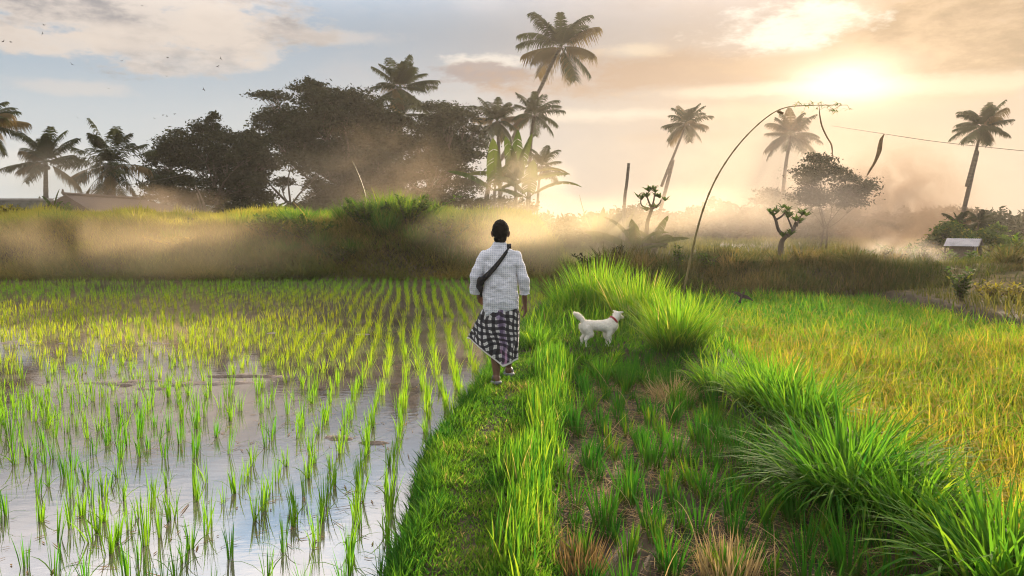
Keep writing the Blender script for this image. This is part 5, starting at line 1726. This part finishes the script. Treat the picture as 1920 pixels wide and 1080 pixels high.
def build_dog():
    b = at(1122, 652, 10.9)
    root = thing('dog', 'small white dog with raised tail and red collar standing on the grassy bund', 'dog', (b[0], 10.9, gz(b[0], 10.9) - .005))
    m = MB()
    s = 1 / 137.0
    def P(px, py, y=0.0): return np.array([(px - 1122) * s, y, (652 - py) * s])
    # trunk: rump, loin, deep chest
    rcone(m, P(1099, 611), .072, P(1117, 611), .064)
    rcone(m, P(1117, 611), .064, P(1141, 612), .084)
    rcone(m, P(1141, 612), .092, P(1147, 611), .086)
    ellipsoid(m, P(1143, 614), (.085, .075, .105))
    # neck and head, looking away to the right
    rcone(m, P(1146, 606), .070, P(1156, 597, .03), .050)
    ellipsoid(m, P(1157.5, 592, .045), (.056, .058, .050))
    rcone(m, P(1160, 594, .05), .036, P(1168, 597, .09), .020)
    rcone(m, P(1168, 596.5, .09), .016, P(1170, 597, .10), .011)
    for (px, py, y, tx) in ((1162, 587.5, .01, 7.5), (1154, 586, .06, -2.5)):
        rcone(m, P(px - tx * .4, py + 1, y), .024, P(px + tx * .85, py - 2.2, y + .01), .006, sq=(1, .5))
    # hind legs: thigh, hock, shank
    for y, dx in ((-.05, 0), (.05, -6)):
        rcone(m, P(1100 + dx, 615, y), .062, P(1106 + dx, 627, y), .042)
        rcone(m, P(1106 + dx, 627, y), .038, P(1096 + dx, 638, y), .020)
        rcone(m, P(1096 + dx, 638, y), .019, P(1099 + dx, 650, y), .016)
        rcone(m, P(1099 + dx, 650, y), .018, P(1104 + dx, 650.5, y), .016)
    for y, dx in ((-.045, 0), (.045, -5)):
        rcone(m, P(1144 + dx, 618, y), .042, P(1141 + dx, 630, y), .030)
        rcone(m, P(1141 + dx, 630, y), .027, P(1144 + dx, 641, y), .019)
        rcone(m, P(1144 + dx, 641, y), .018, P(1143 + dx, 650, y), .016)
        rcone(m, P(1143 + dx, 650, y), .018, P(1148 + dx, 650.5, y), .015)
    tl = curve([P(1096, 606), P(1090, 599), P(1083, 592), P(1076.5, 588)], 8)
    for i in range(7):
        r = [.020, .024, .030, .035, .037, .034, .026, .018]
        rcone(m, tl[i], r[i], tl[i + 1], r[i + 1])
    bd = fuse(m, 'body', M['whitefur'], .0065, 4, root, wob=lambda c: .008 * (fbm(c[:, 0] * 30, c[:, 2] * 40 + c[:, 1] * 35, 3) - .5))
    k = len(bd.data.vertices)
    co = np.empty(k * 3, np.float32); bd.data.vertices.foreach_get('co', co); co = co.reshape(-1, 3)
    no = np.empty(k * 3, np.float32); bd.data.vertices.foreach_get('normal', no); no = no.reshape(-1, 3)
    j = rng.integers(0, k, 15000)
    p, nn = co[j].astype(float), no[j].astype(float)
    lay = np.array([-.8, 0, -.45]) + rng.normal(0, .35, p.shape)
    lay[p[:, 0] < -.24] = np.array([-.5, 0, .5])
    dv = nn * .55 + lay - nn * (lay * nn).sum(1)[:, None]
    dv /= np.linalg.norm(dv, axis=1)[:, None]
    sdv = np.cross(dv, nn); sdv /= np.linalg.norm(sdv, axis=1)[:, None] + 1e-9
    L = (.012 + .010 * rng.random(len(p))) * np.where(p[:, 2] < .12, .4, 1.0) * np.where(p[:, 0] > .22, .55, 1.0)
    wd = .0022
    V = np.stack([p - sdv * wd, p + sdv * wd, p + dv * L[:, None] + sdv * wd * .2, p + dv * L[:, None] - sdv * wd * .2], 1)
    MB().add(V.reshape(-1, 3), quads=np.arange(len(p) * 4).reshape(-1, 4), tint=np.repeat(rng.random(len(p)), 4)).build('coat', M['furhair'], root)
    mb = MB()
    c = P(1150.5, 601.5, .018)
    ax = P(1156, 597, .03) - P(1146, 606); ax /= np.linalg.norm(ax)
    u = np.cross(ax, [0, 1., 0]); u /= np.linalg.norm(u); v = np.cross(ax, u)
    ring = np.array([c + (u * math.cos(t) + v * math.sin(t)) * .066 for t in np.linspace(0, 2 * math.pi, 26)])
    for k in (-.007, .007):
        tube(mb, ring + ax * k, .009, 6, cap=False)
    mb.build('collar', M['collar'], root, True)
    mb = MB()
    ellipsoid(mb, P(1171.2, 596.8, .105), (.011, .012, .010))
    mb.build('nose', M['blackcloth'], root, True)
build_dog()


M['birdbrown'] = noisy_mat('brown_feathers', (.012, .009, .008), (.05, .03, .02), 40, .8, .2)
def bird(name, label, loc, span, heading, roll, group=None, flap=.35, detail=True):
    k = span
    m, w = MB(), MB()
    rcone(m, (0, -.16 * k, 0), .045 * k, (0, .10 * k, .01 * k), .06 * k, 10)
    ellipsoid(m, (0, .19 * k, .025 * k), (.042 * k, .05 * k, .042 * k), nu=10, nv=8)
    rcone(m, (0, .23 * k, .02 * k), .014 * k, (0, .285 * k, .01 * k), .003 * k, 8)
    n = 8
    tail = [(-.03, -.16), (.03, -.16), (.075, -.36), (-.075, -.36)]
    m.add([(a * k, b * k, .0) for a, b in tail] + [(a * k, b * k, .012 * k) for a, b in tail], quads=[(0, 1, 2, 3), (4, 7, 6, 5), (0, 4, 5, 1), (2, 6, 7, 3), (1, 5, 6, 2), (0, 3, 7, 4)])
    o = m.build(name, M['birdbrown'], smooth=True)
    for sg in (-1, 1):
        xs = np.array([.03, .14, .26, .38, .5]) * k
        lead = np.array([.10, .13, .10, .03, -.06]) * k
        trail = np.array([-.08, -.07, -.06, -.06, -.08]) * k
        z = np.sin(np.linspace(0, 1, 5) * 1.6) * flap * .5 * k
        th = np.array([.016, .014, .010, .007, .004]) * k
        V = np.concatenate([np.stack([xs * sg, lead, z], 1), np.stack([xs * sg, trail, z], 1), np.stack([xs * sg, (lead * .7 + trail * .3), z + th], 1)])
        q = [(i, i + 1, 11 + i, 10 + i) for i in range(4)] + [(10 + i, 11 + i, 6 + i, 5 + i) for i in range(4)] + [(5 + i, 6 + i, i + 1, i) for i in range(4)]
        w2 = MB(); w2.add(V, quads=q)
        if detail:
            w2.build('wing', M['birdbrown'], o)
        else:
            w.v += w2.v; w.q += [a + w.n for a in w2.q]; w.ti += w2.ti; w.al += w2.al; w.n += w2.n
    if not detail:
        old = o.data
        m.v += w.v; m.q += [a + m.n for a in w.q]; m.ti += w.ti; m.al += w.al; m.n += w.n
        o.data = m.mesh(name, M['birdbrown'])
        bpy.data.meshes.remove(old)
    o.location = loc
    o.rotation_euler = (R(roll[0]), R(roll[1]), R(heading))
    return tag(o, label, 'bird', group)


bird('bird', 'dark brown bird with spread wings flying low over the ripe rice', at(1391, 556, 14.4), .42, -15, (48, 22), flap=.2)
small = bird('small_bird', 'tiny dark bird wheeling high in the sky at the upper left', at(135, 121, 30), .20, 40, (0, 30), 'birds wheeling in the sky', detail=False)
for i, (px, py) in enumerate(((6, 78), (83, 47), (80, 63), (266, 11), (229, 114), (313, 143), (314, 108), (203, 166), (382, 168), (408, 125), (413, 109), (289, 222), (306, 216), (313, 218), (327, 214), (145, 221), (20, 79))):
    o = small.copy()
    COL.objects.link(o)
    o.location = at(px, py, 30 + rng.uniform(-3, 6))
    o.rotation_euler = (rng.normal(0, .4), rng.normal(0, .6), rng.uniform(0, 6.28))
    o.scale = [rng.uniform(.6, 1.1)] * 3


# ------------------------------------------------------------------ smoke and haze
def smoke(label, px, py, Y, rx, ry, rz, density, scale=.5, thr=.42, col=(.95, .84, .70), aniso=.35, g0=0.0):
    s = Y / F
    c = at(px, py, Y)
    mb = MB()
    ellipsoid(mb, (0, 0, 0), (1, 1, 1), nu=28, nv=18)
    m, nt, out = new_mat('smoke')
    tc = nt.nodes.new('ShaderNodeTexCoord')
    o_ = E(nt, node(nt, 'ShaderNodeVectorMath', operation='LENGTH', i_0=tc.outputs['Object']).outputs['Value'])
    geo = nt.nodes.new('ShaderNodeNewGeometry')
    n = E(nt, node(nt, 'ShaderNodeTexNoise', i_Vector=geo.outputs['Position'], i_Scale=scale, i_Detail=4.0, i_Roughness=.55, i_Distortion=.6).outputs['Fac'])
    d = (o_ + (n - .5) * .9).istep(.25, .92) * n.sstep(thr, thr + .22) * o_.istep(.75, .99) * density
    pv = node(nt, 'ShaderNodeVolumePrincipled', i_Density=d, i_Anisotropy=aniso)
    pv.inputs['Color'].default_value = tuple(col) + (1,)
    nt.links.new(pv.outputs[0], out.inputs['Volume'])
    o = mb.build('smoke', m, smooth=True)
    o.location = c
    o.scale = (rx * s, ry, rz * s)
    tag(o, label, 'smoke', kind='stuff')


SMOKES = 1
if SMOKES:
    smoke('thick plume of smoke rising behind the bank at the right', 1685, 385, 60, 190, 5.0, 165, .50, .45, .36, (.62, .46, .33), -.05)
    smoke('smoke drifting round the two trunked tree and the frangipani', 1500, 395, 51, 330, 3.6, 100, .15, .25, .28, (.88, .70, .52), .1)
    smoke('low white smoke lying on the bank under the plume', 1690, 485, 21.5, 120, 1.6, 60, .40, .7, .40, (.90, .80, .68))
    smoke('golden smoke hanging before the banana plants and the bank behind the walking person', 1050, 440, 23.6, 340, 1.7, 98, .32, .40, .28, (.96, .80, .52))
    smoke('brown smoke veil in front of the far left bank', 250, 462, 23.3, 520, 1.6, 95, .26, .32, .34, (.90, .70, .42))
    smoke('brown smoke puff before the long roof at the left', 270, 385, 32, 200, 1.5, 50, .30, .4, .30, (.86, .64, .42))
    smoke('brown smoke wafting before the rain trees', 680, 350, 46, 260, 3.5, 150, .05, .3, .26, (.88, .68, .46))
    smoke('pale gold smoke drifting in front of the banana plants', 985, 350, 37, 150, 1.8, 90, .16, .4, .30, (.95, .80, .56))
    smoke('thin smoke rising through the middle distance before the far wood', 1300, 405, 34, 270, 2.5, 85, .13, .35, .28, (.95, .80, .60))
    smoke('warm haze of smoke round the pale palm at the left edge', 90, 330, 38, 160, 2.0, 80, .10, .35, .28, (.95, .78, .55))
    smoke('wide smoke haze among the far palms at the right', 1450, 330, 64, 330, 7.0, 170, .06, .15, .30, (.85, .68, .52), .0)

# the air itself
mb = MB()
x0, x1, y0, y1, z0, z1 = -150, 150, -12, 172, -1.9, 25
c = ((x0 + x1) / 2, (y0 + y1) / 2, (z0 + z1) / 2)
box(mb, (0, 0, 0), (x1 - x0, y1 - y0, z1 - z0))
m, nt, out = new_mat('haze')
pv = node(nt, 'ShaderNodeVolumePrincipled', i_Density=.0004, i_Anisotropy=.5)
pv.inputs['Color'].default_value = (.97, .90, .80, 1)
nt.links.new(pv.outputs[0], out.inputs['Volume'])
hz_ = mb.build('haze', m)
hz_.location = c
tag(hz_, kind='stuff')
